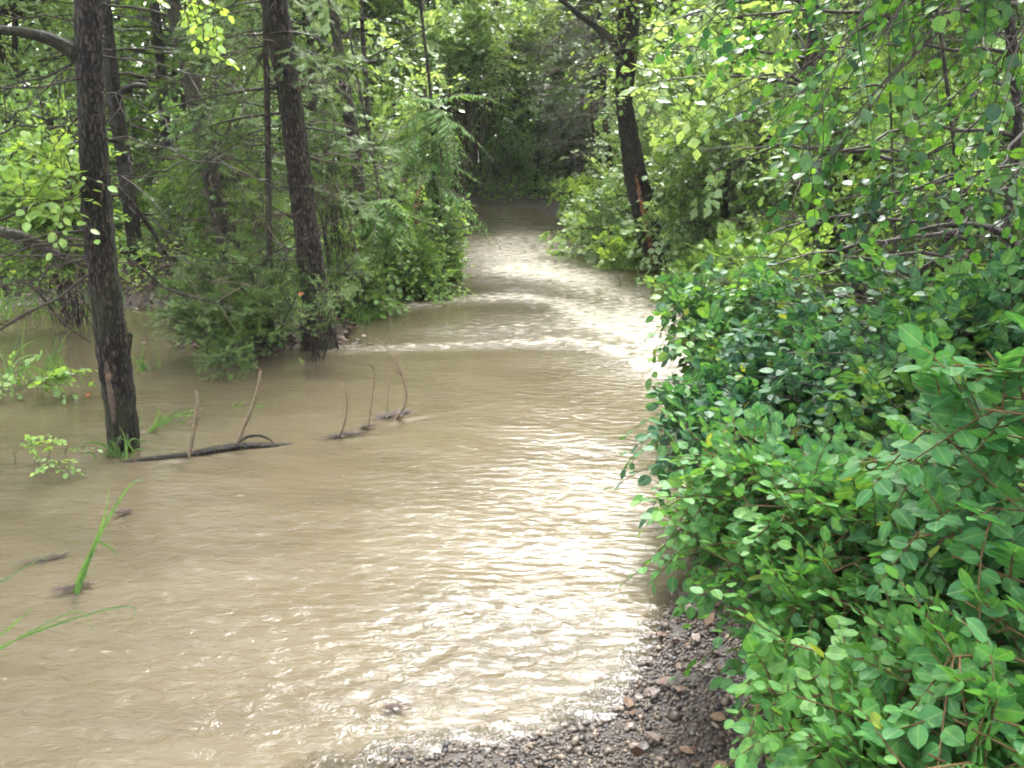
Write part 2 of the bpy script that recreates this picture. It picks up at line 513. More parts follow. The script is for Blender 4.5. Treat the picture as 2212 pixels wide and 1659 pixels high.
def ground_material():
    m, n, N, L = new_mat('forest_floor')
    tc = N.new('ShaderNodeTexCoord')
    a = N.new('ShaderNodeTexNoise'); a.inputs['Scale'].default_value = 38; a.inputs['Detail'].default_value = 8; a.inputs['Roughness'].default_value = 0.75
    v = N.new('ShaderNodeTexVoronoi'); v.inputs['Scale'].default_value = 75
    b = N.new('ShaderNodeTexNoise'); b.inputs['Scale'].default_value = 2.2; b.inputs['Detail'].default_value = 5
    for q in (a, v, b): L.new(tc.outputs['Object'], q.inputs['Vector'])
    r = ramp(N, [(0.3, (0.010, 0.007, 0.005)), (0.5, (0.028, 0.019, 0.013)), (0.62, (0.05, 0.035, 0.024)), (0.75, (0.09, 0.07, 0.052))])
    L.new(a.outputs['Fac'], r.inputs[0])
    r2 = ramp(N, [(0.0, (0.015, 0.011, 0.009)), (0.4, (0.042, 0.031, 0.024)), (0.7, (0.065, 0.057, 0.05)), (1.0, (0.03, 0.018, 0.011))])
    L.new(v.outputs['Color'], r2.inputs[0])
    mx = N.new('ShaderNodeMix'); mx.data_type = 'RGBA'
    mr = N.new('ShaderNodeMapRange'); mr.inputs['From Min'].default_value = 0.4; mr.inputs['From Max'].default_value = 0.6
    L.new(b.outputs['Fac'], mr.inputs[0]); L.new(mr.outputs[0], mx.inputs[0])
    L.new(r.outputs[0], mx.inputs[6]); L.new(r2.outputs[0], mx.inputs[7])
    p = N.new('ShaderNodeBsdfPrincipled'); p.inputs['Roughness'].default_value = 0.55
    L.new(mx.outputs[2], p.inputs['Base Color'])
    bu = N.new('ShaderNodeBump'); bu.inputs['Strength'].default_value = 0.8; bu.inputs['Distance'].default_value = 0.012
    L.new(a.outputs['Fac'], bu.inputs['Height']); L.new(bu.outputs[0], p.inputs['Normal'])
    o = N.new('ShaderNodeOutputMaterial'); L.new(p.outputs[0], o.inputs[0])
    return m

g = obj('ground', mesh_np('ground', np.stack([X, Y, Z], -1).reshape(-1, 3), [grid_faces(*X.shape)], ground_material(), smooth=True))
tag(g, kind='structure')

# ------------------------------------------------------------------ water: one sheet, rows closer together near the viewer's bank
ys = [-0.8]
while ys[-1] < 22.5:
    ys.append(ys[-1] + max(0.010, 0.0042 * max(ys[-1], 0)) * (2.0 if ys[-1] < 1.7 else 1.0))
ys = np.array(ys)
NCW = 720
us = np.linspace(-1, 1, NCW)
us = np.sign(us) * (0.62 * np.abs(us) + 0.38 * np.abs(us) ** 3)
hw = 2.6 + 0.62 * np.clip(ys, 0, 30)
WX = -0.3 + us[None, :] * hw[:, None] * (1 + 0.0 * ys[:, None])
WX[:, :] = np.where(us[None] < 0, -0.3 + us[None] * (hw[:, None] + 1.5), WX)
WY = np.broadcast_to(ys[:, None], WX.shape).copy()

def seg_ridge(x, y, pts, width):
    """gaussian bump along a polyline given in picture units on the water plane"""
    P = np.array([G(*p)[:2] for p in pts]); best = np.full(x.shape, 1e9)
    for a, b in zip(P[:-1], P[1:]):
        ab = b - a
        t = np.clip(((x - a[0]) * ab[0] + (y - a[1]) * ab[1]) / (ab @ ab), 0, 1)
        d = np.hypot(x - a[0] - t * ab[0], y - a[1] - t * ab[1])
        best = np.minimum(best, d)
    return np.exp(-(best / width) ** 2)

def blobm(x, y, px, py, r, stretch=1.0):
    c = G(px, py)
    return np.exp(-(((x - c[0]) / r) ** 2 + ((y - c[1]) / (r * stretch)) ** 2))

def dir_waves(x, y, ang, wl, spread, n, seed):
    r = np.random.default_rng(seed)
    v = 0
    for i in range(n):
        a = ang + r.normal(0, spread); l = wl * math.exp(r.normal(0, 0.35)); k = 2 * math.pi / l
        v = v + np.sin(k * (math.cos(a) * x + math.sin(a) * y) + r.random() * 6.28) * (l / wl)
    return v / math.sqrt(n)

wobx = WX + 0.05 * lump(WX, WY, 2.2); woby = WY + 0.05 * lump(WY, WX, 2.4)
sdw = wl_dist(WX, WY)
edge = np.clip(sdw / 0.35, 0.25, 1)
ridgeA = seg_ridge(WX, WY, [(740, 752), (900, 748), (1080, 742), (1220, 735), (1330, 752), (1420, 800), (1560, 850)], 0.13)
ridgeB = seg_ridge(WX, WY, [(880, 660), (1000, 645), (1120, 640), (1220, 655), (1330, 700), (1450, 750), (1560, 800)], 0.22)
ridgeC = seg_ridge(WX, WY, [(1130, 580), (1240, 600), (1330, 640), (1440, 690)], 0.35)
chop = np.clip(ridgeA * 0.7 + ridgeB + ridgeC + 0.75 * blobm(WX, WY, 1250, 700, 0.75, 0.8) + 0.5 * blobm(WX, WY, 1000, 715, 0.5, 0.5) + 0.8 * blobm(WX, WY, 1160, 560, 0.9, 2.2) + 0.45 * blobm(WX, WY, 1450, 780, 0.75), 0, 1.3)
rip = np.clip(1.15 * blobm(WX, WY, 1250, 1040, 0.42, 1.9) + 0.4 * blobm(WX, WY, 1180, 880, 0.7, 1.0) + 0.8 * blobm(WX, WY, 1150, 1250, 0.38, 1.2), 0, 1.2)
brt = np.clip(1.3 * blobm(WX, WY, 1200, 1450, 0.42, 0.9) + 0.6 * blobm(WX, WY, 900, 1500, 0.35, 0.8), 0, 1.2)
leftr = np.clip(0.75 * blobm(WX, WY, 300, 1380, 0.7, 0.9) + 0.5 * blobm(WX, WY, 550, 1550, 0.5, 0.6) + 0.8 * blobm(WX, WY, 60, 1010, 0.8, 0.7) + 0.45 * blobm(WX, WY, 300, 1150, 0.6, 0.8) + 0.5 * blobm(WX, WY, 150, 1350, 0.5, 0.8), 0, 1)
h = 0.0 * WX
h += 0.0024 * dir_waves(wobx, woby, 1.5, 0.42, 0.45, 10, 1)
h += 0.0010 * dir_waves(wobx, woby, 1.35, 0.13, 0.5, 12, 2) * (0.35 + leftr * 1.2)
h += 0.0009 * dir_waves(wobx, woby, 1.20, 0.115, 0.20, 14, 3) * rip
h += 0.0007 * dir_waves(wobx, woby, 1.05, 0.055, 0.45, 14, 4) * (rip + 0.6 * brt)
h += 0.0026 * dir_waves(wobx, woby, 2.30, 0.10, 0.30, 14, 5) * brt
h += 0.0068 * dir_waves(wobx, woby, 1.6, 0.24, 0.6, 16, 6) * chop * (0.6 + 0.4 * lump(WX, WY, 3))
h += 0.0028 * dir_waves(wobx, woby, 1.4, 0.10, 0.9, 16, 7) * chop
h += 0.006 * ridgeA * (0.6 + 0.6 * lump(WX, WY, 4)) + 0.007 * ridgeB * (0.6 + 0.6 * lump(WX, WY, 3))
wakes = [((408, 986), (330, 1000)), ((508, 968), (660, 952)), ((732, 945), (640, 962)), ((745, 950), (900, 932)), ((796, 925), (720, 940)), ((850, 912), (760, 934)), ((880, 905), (1120, 862)),
         ((230, 985), (60, 1010)), ((232, 960), (120, 940)), ((305, 975), (420, 1004)), ((160, 1280), (60, 1300)), ((170, 1280), (290, 1262)), ((730, 748), (900, 752)), ((640, 760), (440, 776)), ((310, 930), (450, 935))]
for a_, b_ in wakes:
    h = h + 0.0022 * seg_ridge(WX, WY, [a_, b_], 0.022) * (0.6 + 0.5 * lump(WX, WY, 6)) - 0.001 * seg_ridge(WX, WY, [(a_[0], a_[1] + 8), (b_[0], b_[1] + 9)], 0.03)
h = h * edge
foam_light = np.clip(chop * 0.55 + 0.45 * blobm(WX, WY, 1110, 500, 0.9, 3.5), 0, 1)  # far-end term only whitens the water to brighten its dark stretch
gzw = ground_z(WX, WY)
depth = np.clip(h - gzw, 0, 1)

def water_material():
    m, n, N, L = new_mat('muddy_water')
    tc = N.new('ShaderNodeTexCoord')
    p = N.new('ShaderNodeBsdfPrincipled')
    p.inputs['Roughness'].default_value = 0.035
    p.inputs['IOR'].default_value = 1.333
    mp = N.new('ShaderNodeMapping'); mp.inputs['Scale'].default_value = (0.55, 1.2, 1)
    L.new(tc.outputs['Object'], mp.inputs[0])
    a = N.new('ShaderNodeTexNoise'); a.inputs['Scale'].default_value = 1.7; a.inputs['Detail'].default_value = 6; a.inputs['Distortion'].default_value = 0.8
    L.new(mp.outputs[0], a.inputs['Vector'])
    r = ramp(N, [(0.3, (0.064, 0.0515, 0.031)), (0.5, (0.077, 0.0620, 0.0375)), (0.7, (0.089, 0.073, 0.046))])
    L.new(a.outputs['Fac'], r.inputs[0])
    # foam flecks, plus white painted in for light on riffles and far end
    at = N.new('ShaderNodeAttribute'); at.attribute_name = 'foam_light'
    mp2 = N.new('ShaderNodeMapping'); mp2.inputs['Scale'].default_value = (9, 26, 1)
    L.new(tc.outputs['Object'], mp2.inputs[0])
    f = N.new('ShaderNodeTexNoise'); f.inputs['Scale'].default_value = 1.0; f.inputs['Detail'].default_value = 7; f.inputs['Roughness'].default_value = 0.7
    L.new(mp2.outputs[0], f.inputs['Vector'])
    ad = N.new('ShaderNodeMath'); ad.operation = 'MULTIPLY_ADD'; ad.inputs[1].default_value = 0.40; 
    L.new(at.outputs['Fac'], ad.inputs[0]); L.new(f.outputs['Fac'], ad.inputs[2])
    mr = N.new('ShaderNodeMapRange'); mr.inputs['From Min'].default_value = 0.66; mr.inputs['From Max'].default_value = 0.88
    L.new(ad.outputs[0], mr.inputs[0])
    mx = N.new('ShaderNodeMix'); mx.data_type = 'RGBA'
    L.new(mr.outputs[0], mx.inputs[0]); L.new(r.outputs[0], mx.inputs[6]); mx.inputs[7].default_value = (0.60, 0.54, 0.44, 1)
    L.new(mx.outputs[2], p.inputs['Base Color'])
    # fine ripples
    mp3 = N.new('ShaderNodeMapping'); mp3.inputs['Scale'].default_value = (11, 24, 1); mp3.inputs['Rotation'].default_value = (0, 0, 0.12)
    L.new(tc.outputs['Object'], mp3.inputs[0])
    q = N.new('ShaderNodeTexNoise'); q.inputs['Scale'].default_value = 1.0; q.inputs['Detail'].default_value = 5; q.inputs['Roughness'].default_value = 0.62; q.inputs['Distortion'].default_value = 0.7
    L.new(mp3.outputs[0], q.inputs['Vector'])
    ra = N.new('ShaderNodeAttribute'); ra.attribute_name = 'rough'
    bs = N.new('ShaderNodeMath'); bs.operation = 'MULTIPLY'
    L.new(q.outputs['Fac'], bs.inputs[0]); L.new(ra.outputs['Fac'], bs.inputs[1])
    bu = N.new('ShaderNodeBump'); bu.inputs['Strength'].default_value = 1.0; bu.inputs['Distance'].default_value = 0.012
    L.new(bs.outputs[0], bu.inputs['Height']); L.new(bu.outputs[0], p.inputs['Normal'])
    # clear film where the water is only a few centimetres deep
    gl = N.new('ShaderNodeBsdfGlossy'); gl.inputs['Roughness'].default_value = 0.06
    L.new(bu.outputs[0], gl.inputs['Normal'])
    tr = N.new('ShaderNodeBsdfTransparent'); tr.inputs['Color'].default_value = (0.86, 0.80, 0.70, 1)
    fr = N.new('ShaderNodeFresnel'); fr.inputs['IOR'].default_value = 1.333; L.new(bu.outputs[0], fr.inputs['Normal'])
    m1 = N.new('ShaderNodeMixShader'); L.new(fr.outputs[0], m1.inputs[0]); L.new(tr.outputs[0], m1.inputs[1]); L.new(gl.outputs[0], m1.inputs[2])
    de = N.new('ShaderNodeAttribute'); de.attribute_name = 'depth'
    md = N.new('ShaderNodeMapRange'); md.inputs['From Min'].default_value = 0.0; md.inputs['From Max'].default_value = 0.026
    L.new(de.outputs['Fac'], md.inputs[0])
    m2 = N.new('ShaderNodeMixShader'); L.new(md.outputs[0], m2.inputs[0]); L.new(m1.outputs[0], m2.inputs[1]); L.new(p.outputs[0], m2.inputs[2])
    o = N.new('ShaderNodeOutputMaterial'); L.new(m2.outputs[0], o.inputs[0])
    return m

rough = 0.24 + 0.45 * rip + 0.9 * brt + 2.1 * chop + 0.9 * blobm(WX, WY, 1110, 500, 1.0, 3.0) + 0.7 * leftr + 0.12 * lump(WX, WY, 1.5)
wat = obj('water', mesh_np('water', np.stack([WX, WY, h], -1).reshape(-1, 3), [grid_faces(*WX.shape)], water_material(), smooth=True,
          attrs={'foam_light': foam_light.ravel(), 'depth': depth.ravel(), 'rough': np.clip(rough, 0.1, 3.0).ravel()}))
tag(wat, kind='structure')

# ------------------------------------------------------------------ tree trunks
def noise1(rng, n, k=4):
    t = np.linspace(0, 1, n); v = 0
    for i in range(k):
        v = v + np.sin(t * (i + 1) * 4.1 + rng.random() * 6.28) * rng.normal() / (i + 1)
    return v

def trunk_mesh(rng, pts, rad, mat, ns=28, rings=90, rough=0.07, flare=0.0, name='trunk'):
    if ns >= 60: rings = 420
    """pts (n,3) control points from the base up, rad radii"""
    pts = np.asarray(pts, float); rad = np.asarray(rad, float)
    s = np.r_[0, np.cumsum(np.linalg.norm(np.diff(pts, axis=0), axis=1))]
    t = np.linspace(0, s[-1], rings)
    # smooth interpolation
    P = np.stack([np.interp(t, s, pts[:, i]) for i in range(3)], 1)
    R = np.interp(t, s, rad)
    for _ in range(6):
        P[1:-1] = (P[:-2] + 2 * P[1:-1] + P[2:]) / 4; R[1:-1] = (R[:-2] + 2 * R[1:-1] + R[2:]) / 4
    Rr = R * (1 + flare * np.exp(-t / 0.16))
    an = np.arange(ns) * 2 * math.pi / ns
    Tn = norm(np.gradient(P, axis=0)); A = norm(np.cross(Tn, np.tile([[0, 1.0, 0.0]], (rings, 1)))); B = np.cross(Tn, A)
    ph = rng.random(8) * 6.28
    d = sum(np.sin(an[None] * (2 + i) + ph[i] + t[:, None] * (1.5 + i) * (0.8 if i % 2 else -0.7)) / (2 + i) for i in range(6)) * rough
    d = d + rng.normal(0, rough * (0.32 if ns < 60 else 0.2), d.shape)
    if ns >= 60:      # furrowed bark plates
        q = np.abs(np.sin(an[None] * 7 + 1.1 * np.sin(t[:, None] * 11 + ph[0]) + 0.9 * np.sin(t[:, None] * 27 + 2 * an[None] + ph[1]) + ph[2]))
        br = 0.65 + 0.35 * np.sin(t[:, None] * 46 + 3 * np.sin(an[None] * 4 + ph[3]) + 2 * np.sin(t[:, None] * 9))
        d = d + 0.11 * (np.minimum(q * 1.6, 1) * br - 0.5) + 0.03 * np.sin(t[:, None] * 6 + an[None] + ph[4])
    if flare: d = d + flare * 0.5 * np.exp(-t / 0.14)[:, None] * np.maximum(0, np.sin(an * 3 + ph[6]))[None]
    RR = Rr[:, None] * (1 + d)
    V = P[:, None] + RR[..., None] * (np.cos(an)[None, :, None] * A[:, None] + np.sin(an)[None, :, None] * B[:, None])
    idx = np.arange(rings * ns).reshape(rings, ns)
    F = np.stack([idx[:-1], idx[1:], np.roll(idx, -1, 1)[1:], np.roll(idx, -1, 1)[:-1]], -1).reshape(-1, 4)
    return mesh_np(name, V.reshape(-1, 3), [F], mat, smooth=True), P, R

def px_trunk(pts, ydist, lean=0.0, base_z=None):
    """picture points -> world points standing at distance ydist; last point is carried on upwards"""
    out = [PY(px, py, ydist + lean * k) for k, (px, py) in enumerate(pts)]
    return np.array(out)

# canopy prototypes: leafy limbs above the picture, shading the wood
def canopy_mesh(seed, R=2.6, H=3.2, K=46, mat='canopy', size=0.13, feather=False):
    rng = np.random.default_rng(seed)
    u = norm(rng.normal(0, 1, (K, 3))); r = rng.random(K)[:, None] ** 0.45
    tgt = u * r * np.array([[R, R, H * 0.55]]) + np.array([[0, 0, H * 0.45]])
    P = branch_curves(rng, (0, 0, -H * 0.25), tgt, 7, 0.08, 0.06, 0.03)
    S, D, L = twigs_on(rng, P, 16, 0.75, 0.3, 0.9, 0.0)
    TP, N = twig_geo(rng, S, D, L, 4, 0.3)
    O, Xd, Zn, sz = leaf_arr(rng, TP, N, 9, size, 0.9, 0.35)
    lm = leaves_mesh('crown', T_FEATH if feather else T_FAR, O, Xd, Zn, sz * (1.7 if feather else 1), cluster_tint(rng, O, 0.8), M[mat])
    tm = tubes_mesh('limbs', [(P, np.broadcast_to(np.linspace(0.035, 0.008, 7)[None], P.shape[:2]), 4)], M['twig_dark'])
    return lm, tm

CAN = [canopy_mesh(11, 2.4, 3.6, 34), canopy_mesh(12, 2.2, 4.4, 30), canopy_mesh(13, 2.0, 5.0, 28, 'cedar', 0.14, True)]

def add_crown(root, top, which, scale=1.0, rot=0.0, z_off=0.0):
    lm, tm = CAN[which]
    for nm, me in (('crown', lm), ('limbs', tm)):
        o = bpy.data.objects.new(nm, me)
        COL.objects.link(o); o.parent = root
        o.location = (top[0] - root.location[0], top[1] - root.location[1], top[2] - root.location[2] + z_off)
        o.rotation_euler = (0, 0, rot); o.scale = (scale, scale, scale)

def feather_boughs(rng, P, spots, length, n_tw=10, droop=0.3, mat='cedar', size=0.09, n_leaf=7, tw_len=0.3, dirs=None, dens=1.0):
    """boughs leaving a trunk polyline P at heights z in spots; returns leaf mesh, limb mesh"""
    S0 = []; E = []
    for z, a, ln in spots:
        k = np.argmin(np.abs(P[:, 2] - z)); s = P[k]
        e = s + np.array([math.cos(a) * ln, math.sin(a) * ln, -droop * ln + rng.normal(0, 0.06)])
        S0.append(s); E.append(e)
    S0 = np.array(S0); E = np.array(E); K = len(E)
    t = np.linspace(0, 1, 7)[None, :, None]
    L = np.linalg.norm(E - S0, axis=1)[:, None, None]
    mid = (S0 + E)[:, None] / 2 + np.array([0, 0, 0.16]) * L + rng.normal(0, 0.05, (K, 1, 3)) * L
    C = (1 - t) ** 2 * S0[:, None] + 2 * t * (1 - t) * mid + t ** 2 * E[:, None]
    S, D, Ln = twigs_on(rng, C, n_tw, tw_len, 0.18, 0.8, -0.05, 0.75)
    D[:, 2] *= 0.45; D = norm(D)
    TP, N = twig_geo(rng, S, D, Ln, 4, 0.35, 1.6)
    O, Xd, Zn, sz = leaf_arr(rng, TP, N, n_leaf, size, 0.8, 0.25, 0.1)
    lm = leaves_mesh('foliage', T_FEATH, O, Xd, Zn, sz * 1.15, cluster_tint(rng, O, 0.35), M[mat])
    rr = np.broadcast_to(np.linspace(1, 0.3, 7)[None], C.shape[:2]) * 0.010 * np.clip(L[:, :, 0], 0.4, 1.6)
    tm = tubes_mesh('boughs', [(C, rr, 4), (TP, np.broadcast_to(np.linspace(0.0028, 0.001, 4)[None], TP.shape[:2]), 3)], M['twig_dark'])
    return lm, tm

def dead_twigs(rng, P, spots, mat='twig_dark', droop=0.12, r0=0.010, n1=7, l1=0.35, n2=3):
    S0 = []; E = []
    for z, a, ln in spots:
        k = np.argmin(np.abs(P[:, 2] - z)); s = P[k]
        S0.append(s); E.append(s + np.array([math.cos(a) * ln, math.sin(a) * ln, -droop * ln + rng.normal(0, 0.12) * ln]))
    S0 = np.array(S0); E = np.array(E); K = len(E)
    J = 9
    t = np.linspace(0, 1, J)[None, :, None]; L = np.linalg.norm(E - S0, axis=1)[:, None, None]
    mid = (S0 + E)[:, None] / 2 + rng.normal(0, 0.10, (K, 1, 3)) * L + np.array([0, 0, 0.10]) * L
    C = (1 - t) ** 2 * S0[:, None] + 2 * t * (1 - t) * mid + t ** 2 * E[:, None]
    C[:, 1:-1] += rng.normal(0, 0.012, (K, J - 2, 3)) * L
    lst = [(C, np.broadcast_to(np.linspace(1, 0.25, J)[None], C.shape[:2]) * r0 * np.clip(L[:, :, 0], 0.3, 1.5), 5)]
    S, D, Ln = twigs_on(rng, C, n1, l1, 0.15, 0.75, 0.0, 0.7)
    TP, N = twig_geo(rng, S, D, Ln, 5, 0.15)
    TP[:, 1:] += rng.normal(0, 0.02, TP[:, 1:].shape) * Ln[:, None, None]
    lst.append((TP, np.broadcast_to(np.linspace(0.0035, 0.0012, 5)[None], TP.shape[:2]), 3))
    if n2:
        S, D, Ln = twigs_on(rng, TP, n2, l1 * 0.45, 0.2, 0.8, 0.0, 0.6)
        T2, N = twig_geo(rng, S, D, Ln, 3, 0.1)
        lst.append((T2, np.broadcast_to(np.linspace(0.0020, 0.0009, 3)[None], T2.shape[:2]), 3))
    return tubes_mesh('dead_branches', lst, M[mat])

def limb_mesh(pts, rads, mat, name='branch', seed=0, ns=8, rings=26, rough=0.08):
    me, P, R = trunk_mesh(np.random.default_rng(seed), pts, rads, mat, ns, rings, rough, 0.0, name)
    return me

def scar_mesh(P, R, z0, z1, ang0, ang1, mat, seed=0, proud=0.006, name='scar', ragged=0.5):
    """a patch of bare wood lying on the trunk: angle 0 faces the viewer (-Y)"""
    rng = np.random.default_rng(seed)
    nz, na = 40, 9
    zs = np.linspace(z0, z1, nz)
    V = []
    for i, z in enumerate(zs):
        k = np.interp(z, P[:, 2], np.arange(len(P))); k0 = int(min(k, len(P) - 2)); f = k - k0
        c = P[k0] * (1 - f) + P[k0 + 1] * f; r = R[k0] * (1 - f) + R[k0 + 1] * f
        e = math.sin(math.pi * (i + 0.3) / (nz - 0.4)) ** 0.45
        j = rng.normal(0, 0.06 * ragged, 2)
        c0 = (ang0 + ang1) / 2; hw_ = (ang1 - ang0) / 2 * e
        for q in range(na):
            u = q / (na - 1)
            a = c0 - hw_ * (1 + j[0]) + (2 + j[0] + j[1]) * hw_ * u
            rr = r * (1.07 if 0 < q < na - 1 else 0.93) + proud * (rng.random() if 0 < q < na - 1 else 0)
            V.append((c[0] + rr * math.sin(a), c[1] - rr * math.cos(a), z))
    return mesh_np(name, np.array(V), [grid_faces(nz, na)], mat, smooth=True)

rng = np.random.default_rng(5)
W = 1.0 / FPX

def make_tree(name, label, cat, pts, widths, ydist, mat, seed, top_z=7.0, crown=0, crown_scale=1.0, flare=0.0, group=None, ns=24, lean_y=0.0, crown_z=0.6):
    """trunk through picture points (base first), then on to top_z"""
    r = np.random.default_rng(seed)
    P = px_trunk(pts, ydist)
    P[:, 1] += np.linspace(0, lean_y, len(P))
    b = P[0].copy(); b[2] = min(b[2], 0) - 0.25
    P = np.vstack([b, P])
    depth_c = CF * ydist + SF * CAMZ     # depth along the lens axis for things near the ground
    wd = np.array([widths[0]] + list(widths)) * W * ydist * 0.86
    d = norm(P[-1] - P[-2]); d = norm(d + np.array([0, 0, 0.6]))
    top = P[-1] + d * (top_z - P[-1][2]) / d[2]
    P = np.vstack([P, (P[-1] + top) / 2 + r.normal(0, 0.05, 3), top])
    rad = np.r_[wd / 2, wd[-1] / 2 * 0.8, wd[-1] / 2 * 0.45]
    root = thing(name, label, cat, (P[1][0], P[1][1], 0), group)
    me, PP, RR = trunk_mesh(r, P, rad, mat, ns, 110, 0.07, flare)
    part('trunk', me, root)
    if crown is not None:
        add_crown(root, top, crown, crown_scale, r.random() * 6.28, -crown_z)
        if top_z > 6.5 and ydist < 7:  # second crown, out of view, put in to block sky
            k = P[-3] + (top - P[-3]) * 0.42
            add_crown(root, k, crown, crown_scale * 0.65, r.random() * 6.28, 0.3)
    return root, PP, RR

def spots_at(r, n, z0, z1, a0, a1, l0, l1):
    return [(r.uniform(z0, z1), r.uniform(a0, a1), r.uniform(l0, l1)) for _ in range(n)]

# T1, the near trunk on the left
t1, P1, R1 = make_tree('forest_tree', 'nearest dark trunk, grass blades round its flooded foot', 'tree',
    [(268, 972), (262, 900), (250, 800), (238, 700), (226, 600), (214, 500), (206, 400), (200, 300), (196, 200), (192, 100), (190, 0)],
    [76, 72, 78, 76, 72, 74, 70, 64, 60, 62, 62], 4.42, M['bark'], 21, 7.5, 0, 1.0, flare=0.14, ns=72, crown_z=1.2)
def z_at(py, y): return PY(1106, py, y)[2]
part('scar', scar_mesh(P1, R1, z_at(905, 4.42), z_at(770, 4.42), -0.34, 0.16, M['scar'], 3, ragged=2.5), t1)
part('branch_stub', limb_mesh([PY(255, 790, 4.42), PY(270, 750, 4.42), PY(277, 722, 4.42)], [0.028, 0.030, 0.022], M['bark'], 'branch_stub', 4), t1)
part('branch', limb_mesh([PY(185, 130, 4.42), PY(150, 105, 4.4), PY(100, 78, 4.35), PY(40, 68, 4.3), PY(-60, 60, 4.2), PY(-200, 20, 4.1)], [0.05, 0.034, 0.026, 0.022, 0.018, 0.01], M['bark'], 'branch', 5), t1)
r = np.random.default_rng(31)
part('dead_branches', dead_twigs(r, P1, spots_at(r, 16, 0.9, 2.2, 2.0, 4.2, 0.5, 1.1) + spots_at(r, 4, 1.1, 2.1, -0.6, 0.6, 0.4, 0.9), 'twig_dark', 0.3, 0.007, 6, 0.3, 2), t1)

t2, P2, R2 = make_tree('forest_tree', 'dark leaning trunk just right of the nearest tree, curved snag on its side', 'tree',
    [(300, 590), (292, 540), (288, 500), (278, 420), (262, 300), (246, 200), (232, 100), (222, 0)], [42, 40, 40, 38, 36, 36, 34, 34], 9.2, M['bark'], 22, 10, 0, 0.85)
part('branch_stub', limb_mesh([PY(245, 215, 9.2), PY(258, 205, 9.1), PY(275, 188, 9.0), PY(300, 184, 9.0), PY(335, 188, 8.9)], [0.05, 0.035, 0.028, 0.02, 0.01], M['bark'], 'branch_stub', 6), t2)
r = np.random.default_rng(32)
part('dead_branches', dead_twigs(r, P2, spots_at(r, 26, 0.5, 3.0, 0, 6.28, 0.6, 1.6), 'twig_dark', 0.1, 0.012, 7, 0.4, 2), t2)

t3, P3, R3 = make_tree('forest_tree', 'straight slim dark trunk between the two leaning trunks near the top left', 'tree',
    [(378, 520), (368, 430), (362, 360), (356, 250), (348, 150), (340, 60), (332, 0)], [22, 22, 24, 24, 24, 24, 22], 12.5, M['bark'], 23, 11, 0, 0.85)
r = np.random.default_rng(33)
part('dead_branches', dead_twigs(r, P3, spots_at(r, 20, 0.5, 3.4, 0, 6.28, 0.6, 1.6), 'twig_dark', 0.0, 0.012, 6, 0.4, 1), t3)

t4, P4, R4 = make_tree('forest_tree', 'brown trunk with ragged bark bending to the right, left of the thick flooded conifer', 'tree',
    [(505, 600), (485, 520), (470, 440), (450, 350), (436, 270), (416, 180), (400, 120), (384, 50), (372, 0)], [46, 42, 42, 44, 46, 40, 38, 36, 34], 8.4, M['bark2'], 24, 10, 1, 0.85)
r = np.random.default_rng(34)
part('dead_branches', dead_twigs(r, P4, spots_at(r, 24, 0.5, 2.9, 0, 6.28, 0.5, 1.4), 'twig_dark', 0.1, 0.010, 7, 0.35, 2), t4)

t6, P6, R6 = make_tree('conifer_tree', 'thick conifer trunk with furrowed bark standing on the debris mound at the water edge', 'tree',
    [(690, 748), (688, 720), (684, 660), (676, 600), (664, 500), (652, 420), (640, 320), (628, 220), (612, 120), (598, 40), (590, 0)],
    [100, 84, 72, 68, 60, 58, 56, 56, 58, 60, 60], 6.6, M['bark2'], 26, 9.5, 2, 1.0, flare=0.22, ns=72)
r = np.random.default_rng(36)
lm, tm = feather_boughs(r, P6, spots_at(r, 13, 1.3, 3.1, 2.2, 4.3, 0.4, 1.1) + spots_at(r, 5, 1.1, 2.9, -1.2, 1.2, 0.3, 0.7), 1.0, 7, 0.32, 'cedar', 0.085, 7, 0.28)
part('foliage', lm, t6); part('boughs', tm, t6)
part('dead_branches', dead_twigs(r, P6, spots_at(r, 12, 0.6, 2.4, 0, 6.28, 0.4, 1.0), 'twig', 0.1, 0.007, 6, 0.3, 2), t6)

t5, P5, R5 = make_tree('conifer_tree', 'thin dark conifer stem standing straight just left of the thick conifer', 'tree',
    [(586, 752), (584, 650), (582, 550), (580, 400), (578, 250), (574, 100), (572, 0)], [18, 17, 16, 15, 15, 14, 13], 6.45, M['bark2'], 25, 6.0, None)
r = np.random.default_rng(35)
lm, tm = feather_boughs(r, P5, spots_at(r, 22, 1.0, 4.2, 0, 6.28, 0.3, 0.8), 0.8, 6, 0.2, 'cedar', 0.08, 7, 0.24)
part('foliage', lm, t5); part('boughs', tm, t5)
part('dead_branches', dead_twigs(r, P5, spots_at(r, 26, 0.4, 2.2, 0, 6.28, 0.3, 0.9), 'twig_dark', -0.1, 0.006, 7, 0.28, 2), t5)

